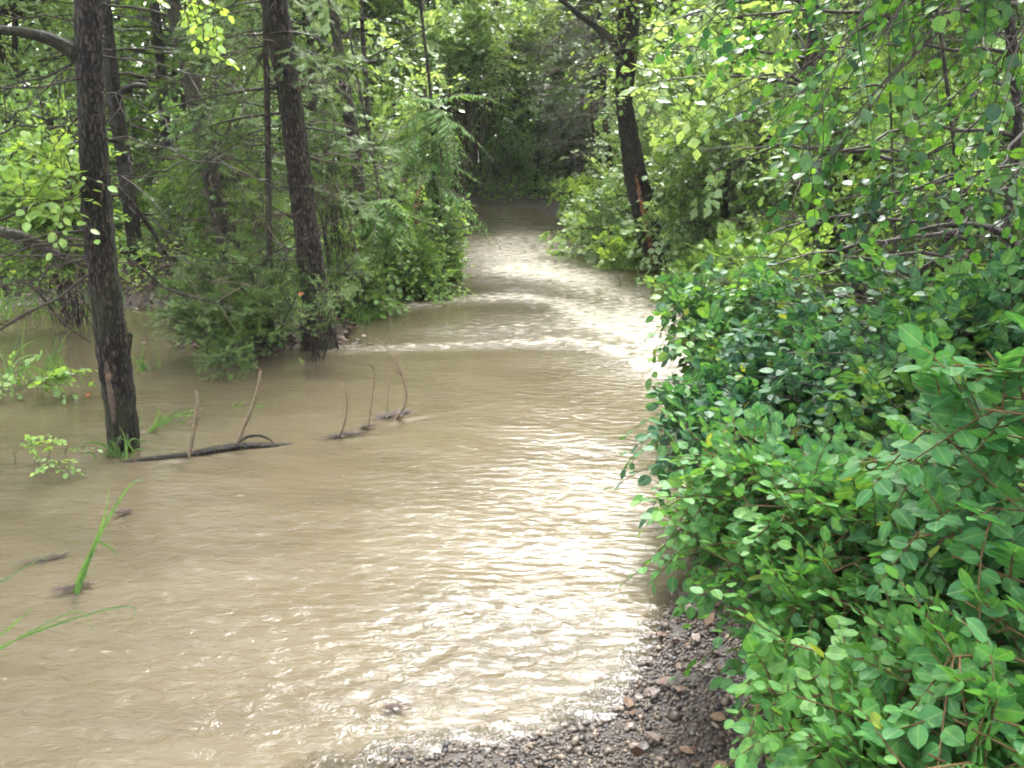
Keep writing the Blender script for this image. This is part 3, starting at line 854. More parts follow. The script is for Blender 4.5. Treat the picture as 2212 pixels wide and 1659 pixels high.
t7, P7, R7 = make_tree('forest_tree', 'crooked brown trunk with a knobbly swelling right of the thick conifer', 'tree',
    [(806, 625), (800, 560), (790, 490), (778, 430), (770, 350), (768, 310), (758, 265), (752, 230), (740, 160), (726, 80), (718, 0)], [34, 30, 30, 28, 26, 26, 34, 28, 26, 24, 22], 8.6, M['bark2'], 27, 10, 1, 1.0)
part('branch_stub', limb_mesh([PY(795, 500, 8.55), PY(775, 455, 8.45), PY(752, 410, 8.4), PY(728, 355, 8.3)], [0.05, 0.045, 0.03, 0.012], M['bark'], 'branch_stub', 8), t7)
part('branch', limb_mesh([PY(757, 262, 8.6), PY(745, 248, 8.5), PY(725, 240, 8.4), PY(690, 243, 8.2)], [0.045, 0.03, 0.02, 0.01], M['bark'], 'branch', 9), t7)
r = np.random.default_rng(37)
part('dead_branches', dead_twigs(r, P7, spots_at(r, 20, 0.5, 2.9, 0, 6.28, 0.4, 1.3), 'twig_dark', 0.1, 0.009, 6, 0.3, 2), t7)

t9, P9, R9 = make_tree('forest_tree', 'slender brown stem standing behind the crooked trunk', 'tree',
    [(826, 560), (816, 440), (806, 340), (795, 250), (788, 150), (780, 0)], [14, 13, 13, 12, 12, 10], 11.5, M['bark2'], 29, 9, 1, 0.9)
t8, P8, R8 = make_tree('forest_tree', 'pale grey trunk of a distant tree left of the top end of the stream', 'tree',
    [(925, 420), (920, 200), (917, 100), (914, 0)], [15, 15, 16, 16], 17.5, M['bark_pale'], 28, 13, 0, 1.3)

# T11 the leaning trunk on the right bank, bark stripped to orange wood
t11, P11, R11 = make_tree('leaning_tree', 'dark leaning trunk on the right bank with a long strip of orange rotten wood', 'tree',
    [(1414, 582), (1406, 530), (1396, 480), (1384, 425), (1372, 370), (1360, 300), (1348, 220), (1346, 120), (1350, 50), (1350, 0)],
    [66, 60, 58, 56, 53, 44, 38, 34, 33, 32], 10.2, M['bark'], 30, 5.5, None, 1.0, flare=0.1, ns=72)
part('scar', scar_mesh(P11, R11, z_at(566, 10.2), z_at(376, 10.2), -0.42, 0.12, M['rot'], 5, 0.02, ragged=2.5), t11)
part('branch', limb_mesh([PY(1345, 130, 10.2), PY(1320, 80, 10.0), PY(1260, 40, 9.8), PY(1190, -20, 9.5)], [0.045, 0.035, 0.03, 0.02], M['bark'], 'branch', 12), t11)
part('branch', limb_mesh([PY(1350, 250, 10.2), PY(1356, 190, 10.15), PY(1364, 100, 10.2), PY(1368, 0, 10.3), PY(1372, -100, 10.4)], [0.06, 0.07, 0.075, 0.08, 0.06], M['bark'], 'branch', 13), t11)
r = np.random.default_rng(38)
part('dead_branches', dead_twigs(r, P11, spots_at(r, 18, 1.4, 2.9, 2.2, 4.6, 0.5, 1.2) + spots_at(r, 5, 1.6, 2.6, -0.8, 0.8, 0.4, 1.0), 'twig_grey', 0.0, 0.008, 8, 0.35, 2), t11)
# leaves of a creeper hanging over it
def creeper(root, P, z0, z1, n, rad, seed, mat='young', size=0.055, name='climbing_leaves'):
    r = np.random.default_rng(seed)
    z = r.uniform(z0, z1, n); k = np.array([np.argmin(np.abs(P[:, 2] - zz)) for zz in z])
    a = r.uniform(3.0, 6.4, n)
    S = P[k] + np.c_[np.cos(a), np.sin(a), np.zeros(n)] * 0.12
    D = norm(np.c_[np.cos(a), np.sin(a), r.normal(0.1, 0.4, n)])
    TP, N = twig_geo(r, S, D, rad * (0.5 + r.random(n)), 4, 0.5)
    O, Xd, Zn, sz = leaf_arr(r, TP, N, 8, size, 0.9, 0.35)
    part(name, leaves_mesh(name, T_OVAL, O, Xd, Zn, sz, cluster_tint(r, O, 0.4), M[mat]), root)
    part('stems', tubes_mesh('stems', [(TP, np.broadcast_to(np.linspace(0.004, 0.0015, 4)[None], TP.shape[:2]), 3)], M['twig_tan']), root)
creeper(t11, P11, 1.75, 3.3, 85, 0.32, 40)

for k, (pts, w_, yd, lab) in enumerate([
        ([(1296, 430), (1290, 330), (1284, 250), (1278, 100), (1272, 0)], [22, 20, 20, 18, 16], 14.5, 'straight reddish trunk left of the leaning tree, bare grey twigs round it'),
        ([(1322, 450), (1316, 350), (1308, 250), (1300, 100), (1296, 0)], [20, 19, 18, 16, 16], 13.5, 'dark trunk close behind the leaning tree, with dead lower twigs')]):
    tt, PP_, RR_ = make_tree('conifer_tree', lab, 'tree', pts, w_, yd, M['bark2'], 50 + k, 7.5, 1, 0.9)
    r = np.random.default_rng(60 + k)
    part('dead_branches', dead_twigs(r, PP_, spots_at(r, 15, 0.8, 2.8, 1.8, 4.5, 0.6, 1.5), 'twig_grey', 0.12, 0.008, 7, 0.4, 2), tt)
    lm, tm = feather_boughs(r, PP_, spots_at(r, 18, 2.0, 4.0, 1.4, 5.2, 0.6, 1.5), 1.0, 8, 0.25, 'cedar', 0.10, 6, 0.3)
    part('foliage', lm, tt); part('boughs', tm, tt)

# ------------------------------------------------------------------ shrubs
def shrub(name, label, cat, base, blobs, mat, twmat, size, T, seed, K=60, n_tw=12, tw=0.30, n_leaf=8, ang=1.0, arch=0.15, droop=0.3, group=None,
          jit=0.25, njit=0.3, t0=0.35, r0=0.0055, stems=True, tint=(0, 1), up=0.1, pair=False, nsdir=None, tmix=0.5):
    """blobs: (x, y, z, radius, weight) in metres"""
    r = np.random.default_rng(seed)
    B = np.array([b[:4] for b in blobs], float); w_ = np.array([b[4] if len(b) > 4 else 1.0 for b in blobs]); w_ = w_ / w_.sum()
    c = r.choice(len(B), K, p=w_)
    tgt = B[c, :3] + norm(r.normal(0, 1, (K, 3))) * (r.random((K, 1)) ** 0.5) * B[c, 3:4]
    tgt[:, 2] = np.maximum(tgt[:, 2], 0.06)
    P = branch_curves(r, base, tgt, 9, arch, 0.07, 0.08)
    S, D, L = twigs_on(r, P, n_tw, tw, t0, 0.9, up)
    TP, N = twig_geo(r, S, D, L, 5, droop, 1.7)
    TP[:, :, 2] = np.maximum(TP[:, :, 2], 0.02)
    O, Xd, Zn, sz = leaf_arr(r, TP, N, n_leaf, size, ang, jit, 0.15, njit=njit, pair=pair)
    root = thing(name, label, cat, (base[0], base[1], max(0, base[2])), group)
    part('foliage', leaves_mesh('foliage', T, O, Xd, Zn, sz, np.where(r.random(len(O)) < 0.007, 1.0, 0.86 * cluster_tint(r, O, 0.35, tmix, *tint)) if 'shrub' in mat else cluster_tint(r, O, 0.35, tmix, *tint), M[mat]), root)
    part('stems', tubes_mesh('stems', [(P, np.broadcast_to(np.linspace(1, 0.3, 9)[None], P.shape[:2]) * r0, 5),
                                       (TP, np.broadcast_to(np.linspace(0.0026, 0.0010, 5)[None], TP.shape[:2]), 3)], M[twmat]), root)
    return root

def B(px, py, y, r_, w_=1.0):
    p = PY(px, py, y)
    return (p[0], p[1], p[2], r_, w_)

# near right bank, rounded leaves
shrub('leafy_shrub', 'bright green shrub with rounded leaves filling the bottom right corner beside the gravel', 'shrub', (1.55, 0.95, 0.1),
      [B(1760, 1600, 1.42, .13), B(1950, 1500, 1.35, .16, 1.6), B(2120, 1560, 1.2, .16, 1.6), B(1850, 1660, 1.25, .14), B(1680, 1500, 1.62, .09, .6), B(1750, 1450, 1.6, .13), B(2050, 1700, 1.1, .15), B(2180, 1420, 1.3, .14)],
      'shrub', 'twig_tan', 0.031, T_NEAR, 101, 84, 14, 0.20, 9, 1.05, 0.22, 0.25, up=0.25, t0=0.4, tint=(0.1, 0.85))
shrub('leafy_shrub', 'green shrub with rounded leaves leaning left over the water edge, halfway up the right side', 'shrub', (1.65, 1.9, 0.15),
      [B(1520, 1130, 2.45, .13, 1.2), B(1600, 1020, 2.5, .14, 1.2), B(1700, 1120, 2.25, .17, 1.5), B(1820, 1240, 2.0, .18, 1.5), B(1640, 1260, 2.15, .14, 1.2), B(1900, 1080, 2.1, .16), B(1760, 1330, 1.95, .15, 1.2),
       B(1990, 1340, 1.8, .16), B(1480, 1080, 2.6, .08, .5), B(1590, 1170, 2.35, .12), B(1700, 1410, 1.85, .10, .7)],
      'shrub', 'twig_tan', 0.033, T_NEAR, 102, 128, 15, 0.24, 9, 1.05, 0.20, 0.3, up=0.2, t0=0.35, tint=(0.05, 0.85))
shrub('broad_leaved_shrub', 'shrub with the largest rounded leaves in flat rows, at the right edge', 'shrub', (1.75, 1.15, 0.2),
      [B(1960, 900, 1.6, .08), B(2080, 890, 1.55, .08), B(2190, 860, 1.5, .09), B(2150, 960, 1.4, .13), B(2060, 980, 1.5, .10), B(2220, 1100, 1.35, .14), B(2120, 1200, 1.4, .12)],
      'shrub', 'twig_tan', 0.037, T_NEAR, 103, 18, 7, 0.24, 8, 1.15, 0.2, 0.2, up=0.1, jit=0.12, njit=0.18, t0=0.55, tint=(0.1, 0.6))
shrub('leafy_shrub', 'green shrub with shade in its leaf colour behind the large-leaved shrub, right side', 'shrub', (2.6, 3.2, 0.2),
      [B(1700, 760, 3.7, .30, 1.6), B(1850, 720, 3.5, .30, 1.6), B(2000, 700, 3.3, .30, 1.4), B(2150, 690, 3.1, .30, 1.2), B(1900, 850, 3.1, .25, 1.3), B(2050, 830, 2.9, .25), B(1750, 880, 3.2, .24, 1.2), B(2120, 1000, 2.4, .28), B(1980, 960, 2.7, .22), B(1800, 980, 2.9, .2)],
      'shrub_shaded', 'twig_dark', 0.044, T_NEAR, 104, 150, 12, 0.32, 9, 1.0, 0.15, 0.3, up=0.1, t0=0.35)
shrub('leafy_shrub', 'shade-coloured green shrub with drooping twigs reaching over the rough water from the right bank', 'shrub', (1.95, 4.3, 0.12),
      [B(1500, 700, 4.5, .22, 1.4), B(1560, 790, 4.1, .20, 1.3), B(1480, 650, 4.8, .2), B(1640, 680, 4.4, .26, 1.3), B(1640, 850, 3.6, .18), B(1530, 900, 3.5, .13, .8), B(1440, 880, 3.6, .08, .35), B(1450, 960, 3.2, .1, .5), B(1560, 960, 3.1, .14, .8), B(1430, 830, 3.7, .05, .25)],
      'shrub_shaded', 'twig_dark', 0.046, T_NEAR, 105, 105, 12, 0.30, 8, 0.95, 0.12, 0.5, up=0.05, t0=0.35, tint=(0.1, 1.0))
shrub('leafy_shrub', 'shrub with shade in its leaf colour, low at the right edge, below the large-leaved one', 'shrub', (2.1, 1.6, 0.1),
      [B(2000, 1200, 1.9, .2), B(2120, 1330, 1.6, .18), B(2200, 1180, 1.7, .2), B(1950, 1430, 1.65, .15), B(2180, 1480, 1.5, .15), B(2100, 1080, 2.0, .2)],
      'shrub_shaded', 'twig_dark', 0.042, T_NEAR, 106, 70, 11, 0.24, 9, 1.0, 0.15, 0.3, up=0.15, t0=0.3, tint=(0.2, 0.9))
shrub('leafy_shrub', 'fresh green bush around the foot of the leaning tree on the right bank', 'shrub', (2.0, 8.6, 0.1),
      [B(1500, 600, 9.0, .22, 1.2), B(1560, 570, 8.6, .3, 1.3), B(1530, 520, 9.6, .25), B(1660, 560, 8.0, .35), B(1620, 630, 7.0, .25), B(1750, 600, 6.5, .3), B(1450, 625, 8.2, .10, .35)],
      'young', 'twig_dark', 0.055, T_OVAL, 107, 85, 12, 0.30, 8, 0.95, 0.15, 0.3)
shrub('leafy_shrub', 'soft light green bush overhanging the right shore near the far bend', 'shrub', (1.75, 13.4, 0.1),
      [B(1250, 470, 13.2, .32, 1.2), B(1290, 490, 12.4, .3, 1.2), B(1225, 425, 14.0, .3), B(1320, 450, 13.4, .35), B(1275, 440, 13.6, .35), B(1330, 500, 12.2, .22)],
      'young', 'twig_dark', 0.060, T_FAR, 108, 110, 12, 0.30, 9, 0.9, 0.15, 0.3, tint=(0.25, 1.0))
shrub('leafy_shrub', 'small bush in front of the leaning trunk, right at the shore', 'shrub', (1.15, 10.5, 0.02),
      [B(1325, 520, 10.4, .18), B(1345, 560, 10.2, .14), B(1320, 570, 10.2, .12, .6)],
      'young', 'twig_dark', 0.055, T_OVAL, 109, 22, 9, 0.22, 8, 0.9, 0.15, 0.3, tint=(0.3, 1))

# light green wall of young birch-like growth on the right bank
pale_sp = [(1560, 430, 11.0, 'pale leafy sapling directly right of the leaning trunk'), (1650, 330, 11.0, 'tall sheen-paled sapling in the sunlit thicket, second from the leaning trunk'),
           (1780, 430, 8.5, 'pale sapling with glossy leaves in the middle of the right thicket'), (1530, 180, 14.0, 'high pale sapling far back between leaning trunk and overhanging branches'),
           (1900, 300, 9.5, 'leafy sapling behind the overhanging dark branches on the right'), (2050, 450, 7.5, 'yellow-green sapling near the right edge behind the thin stem'),
           (2180, 300, 8.5, 'light green sapling at the far right edge'), (1700, 120, 13.5, 'distant pale tree crown at the top, right of centre')]
for k, (px, py, yd, lab) in enumerate(pale_sp):
    c = PY(px, py, yd)
    rr = 0.075 * yd
    bl = [(c[0] + rng.normal(0, rr), c[1] + rng.normal(0, rr), max(0.3, c[2] + rng.normal(0, rr * 0.8)), rr * 0.75) for _ in range(9)]
    shrub('sapling', lab, 'sapling', (c[0] + 0.1, c[1] + 0.2, 0.1), bl, 'pale' if k in (0, 1, 3, 7) else 'young', 'twig_dark', 0.068, T_OVAL if yd < 12 else T_FAR, 120 + k, 150, 13, 0.45, 9, 0.9, 0.1, 0.3, r0=0.012)

c = PY(985, 425, 15.5)
shrub('sapling', 'tall pale tree leaning over the far end of the stream from the left bank', 'tree', (c[0], c[1], 0.1),
      [B(1040, 40, 15, .6), B(1110, 60, 15.5, .45), B(1000, 90, 15, .4), B(960, 40, 14.5, .5), B(1170, 50, 16, .4)],
      'pale', 'twig', 0.075, T_OVAL, 119, 30, 22, 0.6, 10, 0.9, 0.25, 0.3, r0=0.012, t0=0.6)
# overhanging branches, upper right, from a tree standing outside the picture on the right
def overhang():
    r = np.random.default_rng(140)
    base = np.array([2.75, 2.9, 0.0])
    root = thing('overhanging_tree', 'tree at the right edge, its long leafy twigs hanging across the upper right', 'tree', base)
    P = np.array([[2.75, 2.9, -0.1], [2.7, 2.95, 0.8], PY(2195, 180, 3.6) + [0.5, 0, 0], PY(2190, 60, 3.6) + [0.35, 0, 0], [2.2, 3.5, 3.6]])
    me, PP, RR = trunk_mesh(r, P, [0.09, 0.08, 0.065, 0.06, 0.05], M['bark'], 18, 60, 0.08)
    part('trunk', me, root)
    ends = [(1650, 250, 3.4), (1720, 330, 3.2), (1700, 400, 3.3), (1800, 180, 3.0), (1850, 330, 3.0), (1560, 60, 3.8), (1620, 140, 3.6), (1900, 420, 3.2), (1780, 90, 3.2), (1950, 250, 2.9), (1830, 470, 3.4),
            (2050, 330, 2.9), (2100, 180, 2.8), (1480, -30, 4.2), (1740, 520, 3.7), (1960, 520, 3.4), (2130, 480, 3.0), (1700, 10, 3.4), (1900, 30, 3.1), (2080, 40, 3.0)]
    C = []
    for i in range(24):
        e = ends[i % len(ends)]
        E = PY(e[0] + r.normal(0, 45), e[1] + r.normal(0, 45), e[2] + r.normal(0, 0.25))
        zz = r.uniform(2.2, 3.3) if e[1] < 440 else r.uniform(1.3, 1.9)
        s = np.array([2.35, 3.35, zz]) + r.normal(0, 0.05, 3)
        t = np.linspace(0, 1, 12)[:, None]
        mid = (s + E) / 2 + np.array([0, 0, 0.22 * np.linalg.norm(E - s)]) + r.normal(0, 0.08, 3)
        c = (1 - t) ** 2 * s + 2 * t * (1 - t) * mid + t ** 2 * E
        c[1:-1] += r.normal(0, 0.012, (10, 3))
        C.append(c)
    C = np.array(C)
    S, D, L = twigs_on(r, C, 17, 0.26, 0.2, 0.7, -0.05, 0.8)
    TP, N = twig_geo(r, S, D, L, 5, 0.3)
    O, Xd, Zn, sz = leaf_arr(r, TP, N, 7, 0.038, 0.95, 0.3, 0.2, njit=0.55, lift=-0.25)
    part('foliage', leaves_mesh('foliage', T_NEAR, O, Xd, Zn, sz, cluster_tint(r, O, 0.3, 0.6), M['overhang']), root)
    part('branches', tubes_mesh('branches', [(C, np.broadcast_to(np.linspace(0.008, 0.0018, 12)[None], C.shape[:2]), 5), (TP, np.broadcast_to(np.linspace(0.0024, 0.001, 5)[None], TP.shape[:2]), 3)], M['twig_dark']), root)
    add_crown(root, (2.9, 3.4, 4.6), 0, 0.8, 1.0, -0.4)
overhang()

# thin crooked stems on the right
for k, (pts, wd, yd, lab) in enumerate([
        ([(2130, 760), (2115, 640), (2095, 540), (2075, 440), (2060, 300), (2045, 180), (2035, 90), (2020, 0)], [16, 15, 13, 12, 11, 10, 9, 8], 4.6, 'thin curving brown stem near the right edge, the tallest bare stem there'),
        ([(1940, 620), (1934, 520), (1930, 400), (1926, 300), (1922, 150)], [6, 6, 5, 5, 4], 6.0, 'very thin upright stem left of the curving stem on the right'),
        ([(2180, 760), (2150, 640), (2170, 500), (2190, 380), (2200, 250), (2188, 120), (2175, 0)], [34, 30, 26, 24, 22, 26, 24], 5.2, 'dark crooked trunk at the extreme right edge behind the twigs')]):
    r = np.random.default_rng(150 + k)
    tt, PP_, RR_ = make_tree('forest_tree', lab, 'tree', pts, wd, yd, M['bark2'] if k < 2 else M['bark'], 150 + k, 5.5, 1 if k != 1 else None, 0.7, ns=12)
    part('dead_branches', dead_twigs(r, PP_, spots_at(r, [9, 5, 30][k], 0.4, 2.4, 2.0, 4.3, 0.4, 1.5), 'twig_dark', 0.1, 0.010, 8, 0.4, 2), tt)
# long bare crossing limbs on the right (a dead fallen bough caught in the thicket)
db = thing('fallen_branch', 'long dark bare branch lying across the thicket on the right, forked', 'branch', (2.0, 4.2, 0.5))
part('limb', limb_mesh([PY(2260, 640, 4.0), PY(2180, 500, 4.0), PY(2100, 480, 4.2), PY(2000, 490, 4.3), PY(1900, 530, 4.5), PY(1800, 560, 4.6)], [0.022, 0.018, 0.014, 0.012, 0.009, 0.004], M['bark'], 'limb', 15), db)
part('limb', limb_mesh([PY(2120, 740, 4.0), PY(2060, 660, 4.1), PY(1980, 600, 4.2), PY(1890, 560, 4.3), PY(1820, 555, 4.3)], [0.018, 0.014, 0.012, 0.010, 0.004], M['bark'], 'limb', 16), db)

# ------------------------------------------------------------------ left bank plants
r = np.random.default_rng(200)
# feathery young conifers crowding the mound
def feathery(label, base, blobs, seed, K=60, size=0.075, mat='cedar', name='conifer_shrub', n_tw=9, tw=0.22, n_leaf=7, arch=0.1):
    return shrub(name, label, 'conifer', base, blobs, mat, 'twig_dark', size, T_FEATH, seed, K, n_tw, tw, n_leaf, 0.75, arch, 0.3, njit=0.25, t0=0.25, r0=0.008)

feathery('feathery evergreen bush hanging over the water left of the thick conifer', tuple(PY(560, 745, 6.5)[:2]) + (0.0,),
         [B(420, 620, 6.4, .25), B(500, 590, 6.5, .28, 1.4), B(580, 570, 6.5, .28, 1.4), B(380, 680, 6.0, .14, .6), B(460, 690, 6.1, .18), B(545, 650, 6.2, .16), B(330, 630, 6.3, .15, .7), B(500, 760, 5.7, .08, .3), B(440, 760, 5.75, .05, .15)], 201, 74, 0.066)
feathery('low feathery evergreen in front of the thick conifer foot', tuple(PY(680, 740, 6.3)[:2]) + (0.0,),
         [B(660, 625, 6.1, .08), B(725, 620, 6.2, .08), B(630, 650, 6.0, .07), B(700, 640, 6.0, .06)], 202, 7, 0.05)
feathery('tall feathery evergreen sapling between the brown ragged trunk and the thick conifer', tuple(PY(540, 640, 7.8)[:2]) + (0.1,),
         [B(545, 400, 7.6, .25), B(560, 300, 7.8, .25), B(550, 500, 7.4, .22), B(590, 450, 7.4, .2), B(540, 200, 8.0, .25)], 203, 34, 0.075)
feathery('feathery evergreen growing between the thick conifer and the crooked trunk', tuple(PY(740, 640, 7.6)[:2]) + (0.1,),
         [B(700, 320, 7.6, .18), B(715, 420, 7.4, .16), B(690, 240, 7.8, .2), B(735, 580, 7.2, .18)], 204, 26, 0.07)
feathery('feathery evergreen at the left behind the nearest trunk', tuple(PY(350, 640, 8.6)[:2]) + (0.1,),
         [B(350, 520, 9.6, .3), B(400, 440, 9.8, .25), B(405, 570, 9.4, .25)], 205, 30, 0.08)

# young tree with long drooping fern-like boughs beside the stream
def fern_tree(label, pts, wd, yd, fronds, seed):
    tt, PP_, RR_ = make_tree('frond_tree', label, 'tree', pts, wd, yd, M['bark2'], seed, 3.6, None, ns=12)
    r = np.random.default_rng(seed)
    S = []; D = []; L = []
    for px, py, dx, dy, l in fronds:
        s = PY(px, py, yd); e = PY(px + dx, py + dy, yd - 0.5 - 0.35 * r.random())
        S.append(s); D.append(norm(e - s)); L.append(l)
    S = np.array(S); D = np.array(D); L = np.array(L)
    D[:, 2] += 0.35; D = norm(D)
    TP, N = twig_geo(r, S, D, L, 9, 0.55, 3.0)
    Os = []
    # every bough: an axis with long narrow leaflets on both sides, flat and drooping like a fern
    TP = np.repeat(TP, 3, 0); N = np.repeat(N, 3, 0)
    sw = r.normal(0, 0.22, (len(TP), 1, 3)) * np.linspace(0, 1, 9)[None, :, None] * np.repeat(L, 3)[:, None, None]
    TP = TP + sw - np.array([0, 0, 1.0]) * (np.arange(len(TP)) % 3)[:, None, None] * 0.10 * np.linspace(0.3, 1, 9)[None, :, None]
    O, Xd, Zn, s2 = leaf_arr(r, TP, N, 24, 0.125, 1.0, 0.16, 0.06, pair=True, njit=0.25, taper=0.75, lift=-0.30)
    part('fronds', leaves_mesh('fronds', (T_BLADE[0] * np.array([1, 1.7, 1]), T_BLADE[1], T_BLADE[2]), O, Xd, Zn, s2, cluster_tint(r, O, 0.4), M['fern']), tt)
    part('boughs', tubes_mesh('boughs', [(TP, np.broadcast_to(np.linspace(0.007, 0.002, 9)[None], TP.shape[:2]), 4)], M['twig']), tt)
    return tt
ft = fern_tree('young tree at the left shore with fern-like drooping boughs in several tiers', [(946, 560), (944, 470), (940, 380), (938, 300), (930, 200)], [26, 24, 18, 14, 8], 9.4,
    [(940, 260, -110, 60, .75), (940, 250, 60, 60, .7), (938, 290, 90, 40, .75), (938, 300, -90, 70, .7), (935, 230, 20, 50, .6), (940, 380, -70, 60, .7), (942, 400, 70, 90, .7), (944, 430, -60, 40, .6), (944, 440, 60, 40, .6),
     (935, 220, -60, 30, .6), (935, 225, 80, 20, .6), (944, 500, 60, 30, .5), (945, 510, -60, 50, .5), (940, 340, 30, 70, .6), (940, 330, -30, 80, .6)], 210)
part('broken_wood', limb_mesh([PY(898, 520, 9.4), PY(900, 470, 9.42), PY(905, 430, 9.45), PY(912, 400, 9.5)], [0.06, 0.065, 0.05, 0.02], M['rot'], 'broken_wood', 17, 10), ft)
fern_tree('smaller drooping frond plant in front of the crooked trunk, left shore', [(835, 600), (832, 520), (828, 460), (822, 430)], [10, 9, 8, 6], 8.2,
    [(826, 440, -60, 50, .55), (826, 440, 60, 50, .55), (828, 460, -60, 80, .55), (828, 465, 70, 70, .55), (826, 435, -20, 70, .5), (826, 435, 25, 70, .5), (830, 500, 60, 40, .4), (830, 500, -50, 40, .4)], 211)

# broadleaf shrubs along the left shore
left_shrubs = [
    (945, 540, 9.6, .35, 'leafy bush trailing in the water under the frond tree', 'young', 0.05, [(940, 560, .2), (920, 590, .15), (950, 500, .2), (950, 440, .2), (960, 575, .08)]),
    (860, 580, 8.6, .35, 'leafy bush between the crooked trunk and the frond tree', 'young', 0.05, [(840, 540, .3), (880, 560, .3), (820, 590, .2), (880, 500, .3), (860, 610, .15), (930, 580, .2)]),
    (760, 620, 7.8, .3, 'small leafy bush right of the thick conifer foot', 'young', 0.045, [(770, 600, .25), (740, 640, .15), (790, 640, .15), (760, 560, .25)]),
    (880, 380, 11.5, .5, 'pale bush behind the frond tree', 'pale', 0.06, [(860, 330, .5), (880, 420, .5), (840, 250, .5), (920, 180, .5), (830, 420, .4)]),
    (80, 600, 9.2, .4, 'yellow-green bush at the far left bank', 'young', 0.055, [(40, 560, .4), (110, 520, .4), (60, 440, .4), (140, 590, .25), (-40, 520, .4)]),
    (130, 400, 7.2, .3, 'lime-leaved bush left of the nearest trunk, at mid height', 'young', 0.06, [(60, 400, .25), (120, 330, .25), (30, 330, .25), (140, 430, .2), (10, 430, .25), (90, 460, .2)]),
]
for k, (px, py, yd, rr, lab, mat, ls, bl) in enumerate(left_shrubs):
    b = PY(px, py, yd)
    shrub('leafy_shrub', lab, 'shrub', (b[0], b[1], 0.02), [B(x_, y_, yd, q) for x_, y_, q in bl], mat, 'twig_dark', ls, T_OVAL, 220 + k, 44, 14, 0.34, 8, 0.95, 0.12, 0.3, tint=(0.1, 1), r0=0.0045)

# ------------------------------------------------------------------ background wood: prototypes, then copies
def proto_broad(seed, H, R, K, mat, size, kind_name, tm='twig_dark', low=0.10, tr=1.0, dome=False):
    r = np.random.default_rng(seed)
    root = thing(kind_name, 'x', 'tree', (0, 0, 0))
    P = np.array([[0, 0, -0.2], [r.normal(0, .05), r.normal(0, .05), H * .35], [r.normal(0, .15), r.normal(0, .15), H * .7], [r.normal(0, .25), r.normal(0, .25), H]])
    me, PP, RR = trunk_mesh(r, P, [0.05 * tr, 0.042 * tr, 0.03 * tr, 0.012], M['bark2'], 8, 30, 0.05)
    part('trunk', me, root)
    z = r.uniform(low, 0.98, K) * H
    k = np.array([np.argmin(np.abs(PP[:, 2] - q)) for q in z]); S0 = PP[k]
    a = r.random(K) * 6.28; ln = R * (0.5 + 0.6 * r.random(K)) * np.clip(1.25 - 0.75 * z / H, 0.2, 1)
    E = S0 + np.c_[np.cos(a) * ln, np.sin(a) * ln, r.normal(0.15, 0.22, K) * ln]
    t = np.linspace(0, 1, 6)[None, :, None]
    mid = (S0 + E) / 2 + np.array([[0, 0, .12]]) + r.normal(0, .06, (K, 3))
    C = (1 - t) ** 2 * S0[:, None] + 2 * t * (1 - t) * mid[:, None] + t ** 2 * E[:, None]
    S, D, L = twigs_on(r, C, 8, 0.5, 0.2, 0.9, 0.0)
    TP, N = twig_geo(r, S, D, L, 4, 0.3)
    O, Xd, Zn, sz = leaf_arr(r, TP, N, 8, size, 0.9, 0.35)
    part('crown', leaves_mesh('crown', T_FAR, O, Xd, Zn, sz, cluster_tint(r, O, 0.5, 0.6), M[mat]), root)
    part('branches', tubes_mesh('branches', [(C, np.broadcast_to(np.linspace(0.014, 0.004, 6)[None], C.shape[:2]), 4), (TP, np.broadcast_to(np.linspace(0.004, 0.002, 4)[None], TP.shape[:2]), 3)], M[tm]), root)
    return root

def proto_conifer(seed, H, R, K):
    r = np.random.default_rng(seed)
    root = thing('conifer_tree', 'x', 'tree', (0, 0, 0))
    P = np.array([[0, 0, -0.2], [0.03, 0, H * .35], [0.0, 0.05, H * .7], [0.05, 0, H]])
    me, PP, RR = trunk_mesh(r, P, [0.10, 0.085, 0.055, 0.02], M['bark'], 10, 40, 0.06)
    part('trunk', me, root)
    sp = [(z, r.random() * 6.28, R * r.uniform(.6, 1.1) * (1.1 - 0.8 * z / H)) for z in r.uniform(H * 0.22, H * .97, K)]
    lm, tm = feather_boughs(r, PP, sp, 1.0, 9, 0.3, 'cedar', 0.15, 6, 0.42)
    part('crown', lm, root); part('boughs', tm, root)
    return root

copies = []
protos = {
    'h': proto_broad(307, 12.0, 2.6, 130, 'canopy', 0.15, 'tall_tree', low=0.27, tr=3.0),
    'b': proto_broad(301, 5.2, 1.3, 62, 'young', 0.095, 'broadleaf_tree'),
    'p': proto_broad(302, 5.8, 1.4, 62, 'pale', 0.10, 'broadleaf_tree'),
    'd': proto_broad(303, 5.0, 1.3, 58, 'canopy', 0.10, 'broadleaf_tree'),
    'c': proto_conifer(304, 7.5, 1.6, 60),
    's': proto_broad(305, 1.7, 0.9, 44, 'young', 0.075, 'understorey_shrub'),
    't': proto_broad(306, 1.6, 0.9, 44, 'canopy', 0.075, 'understorey_shrub'),
}
used = set()
def put(kind, x, y, s, label, group, cat='tree', z=None):
    p = protos[kind]
    o = p if kind not in used else copy_tree(p)
    used.add(kind)
    if z is None: z = float(ground_z(np.array([x]), np.array([y]))[0])
    o.location = (float(x), float(y), z)
    o.rotation_euler = (0, 0, random.Random(int(x * 977 + y * 131)).random() * 6.28)
    o.scale = (s, s, s * random.Random(int(x * 377 + y * 31)).uniform(0.9, 1.15))
    tag(o, label, cat, group)
    copies.append((o, x, y))

def to_px(x, y, z=0.8):
    d = np.array([x, y, z - CAMZ]); zc = d[1] * CF - d[2] * SF; up = d[1] * SF + d[2] * CF
    return 1106 + FPX * d[0] / zc, 829.5 - FPX * up / zc

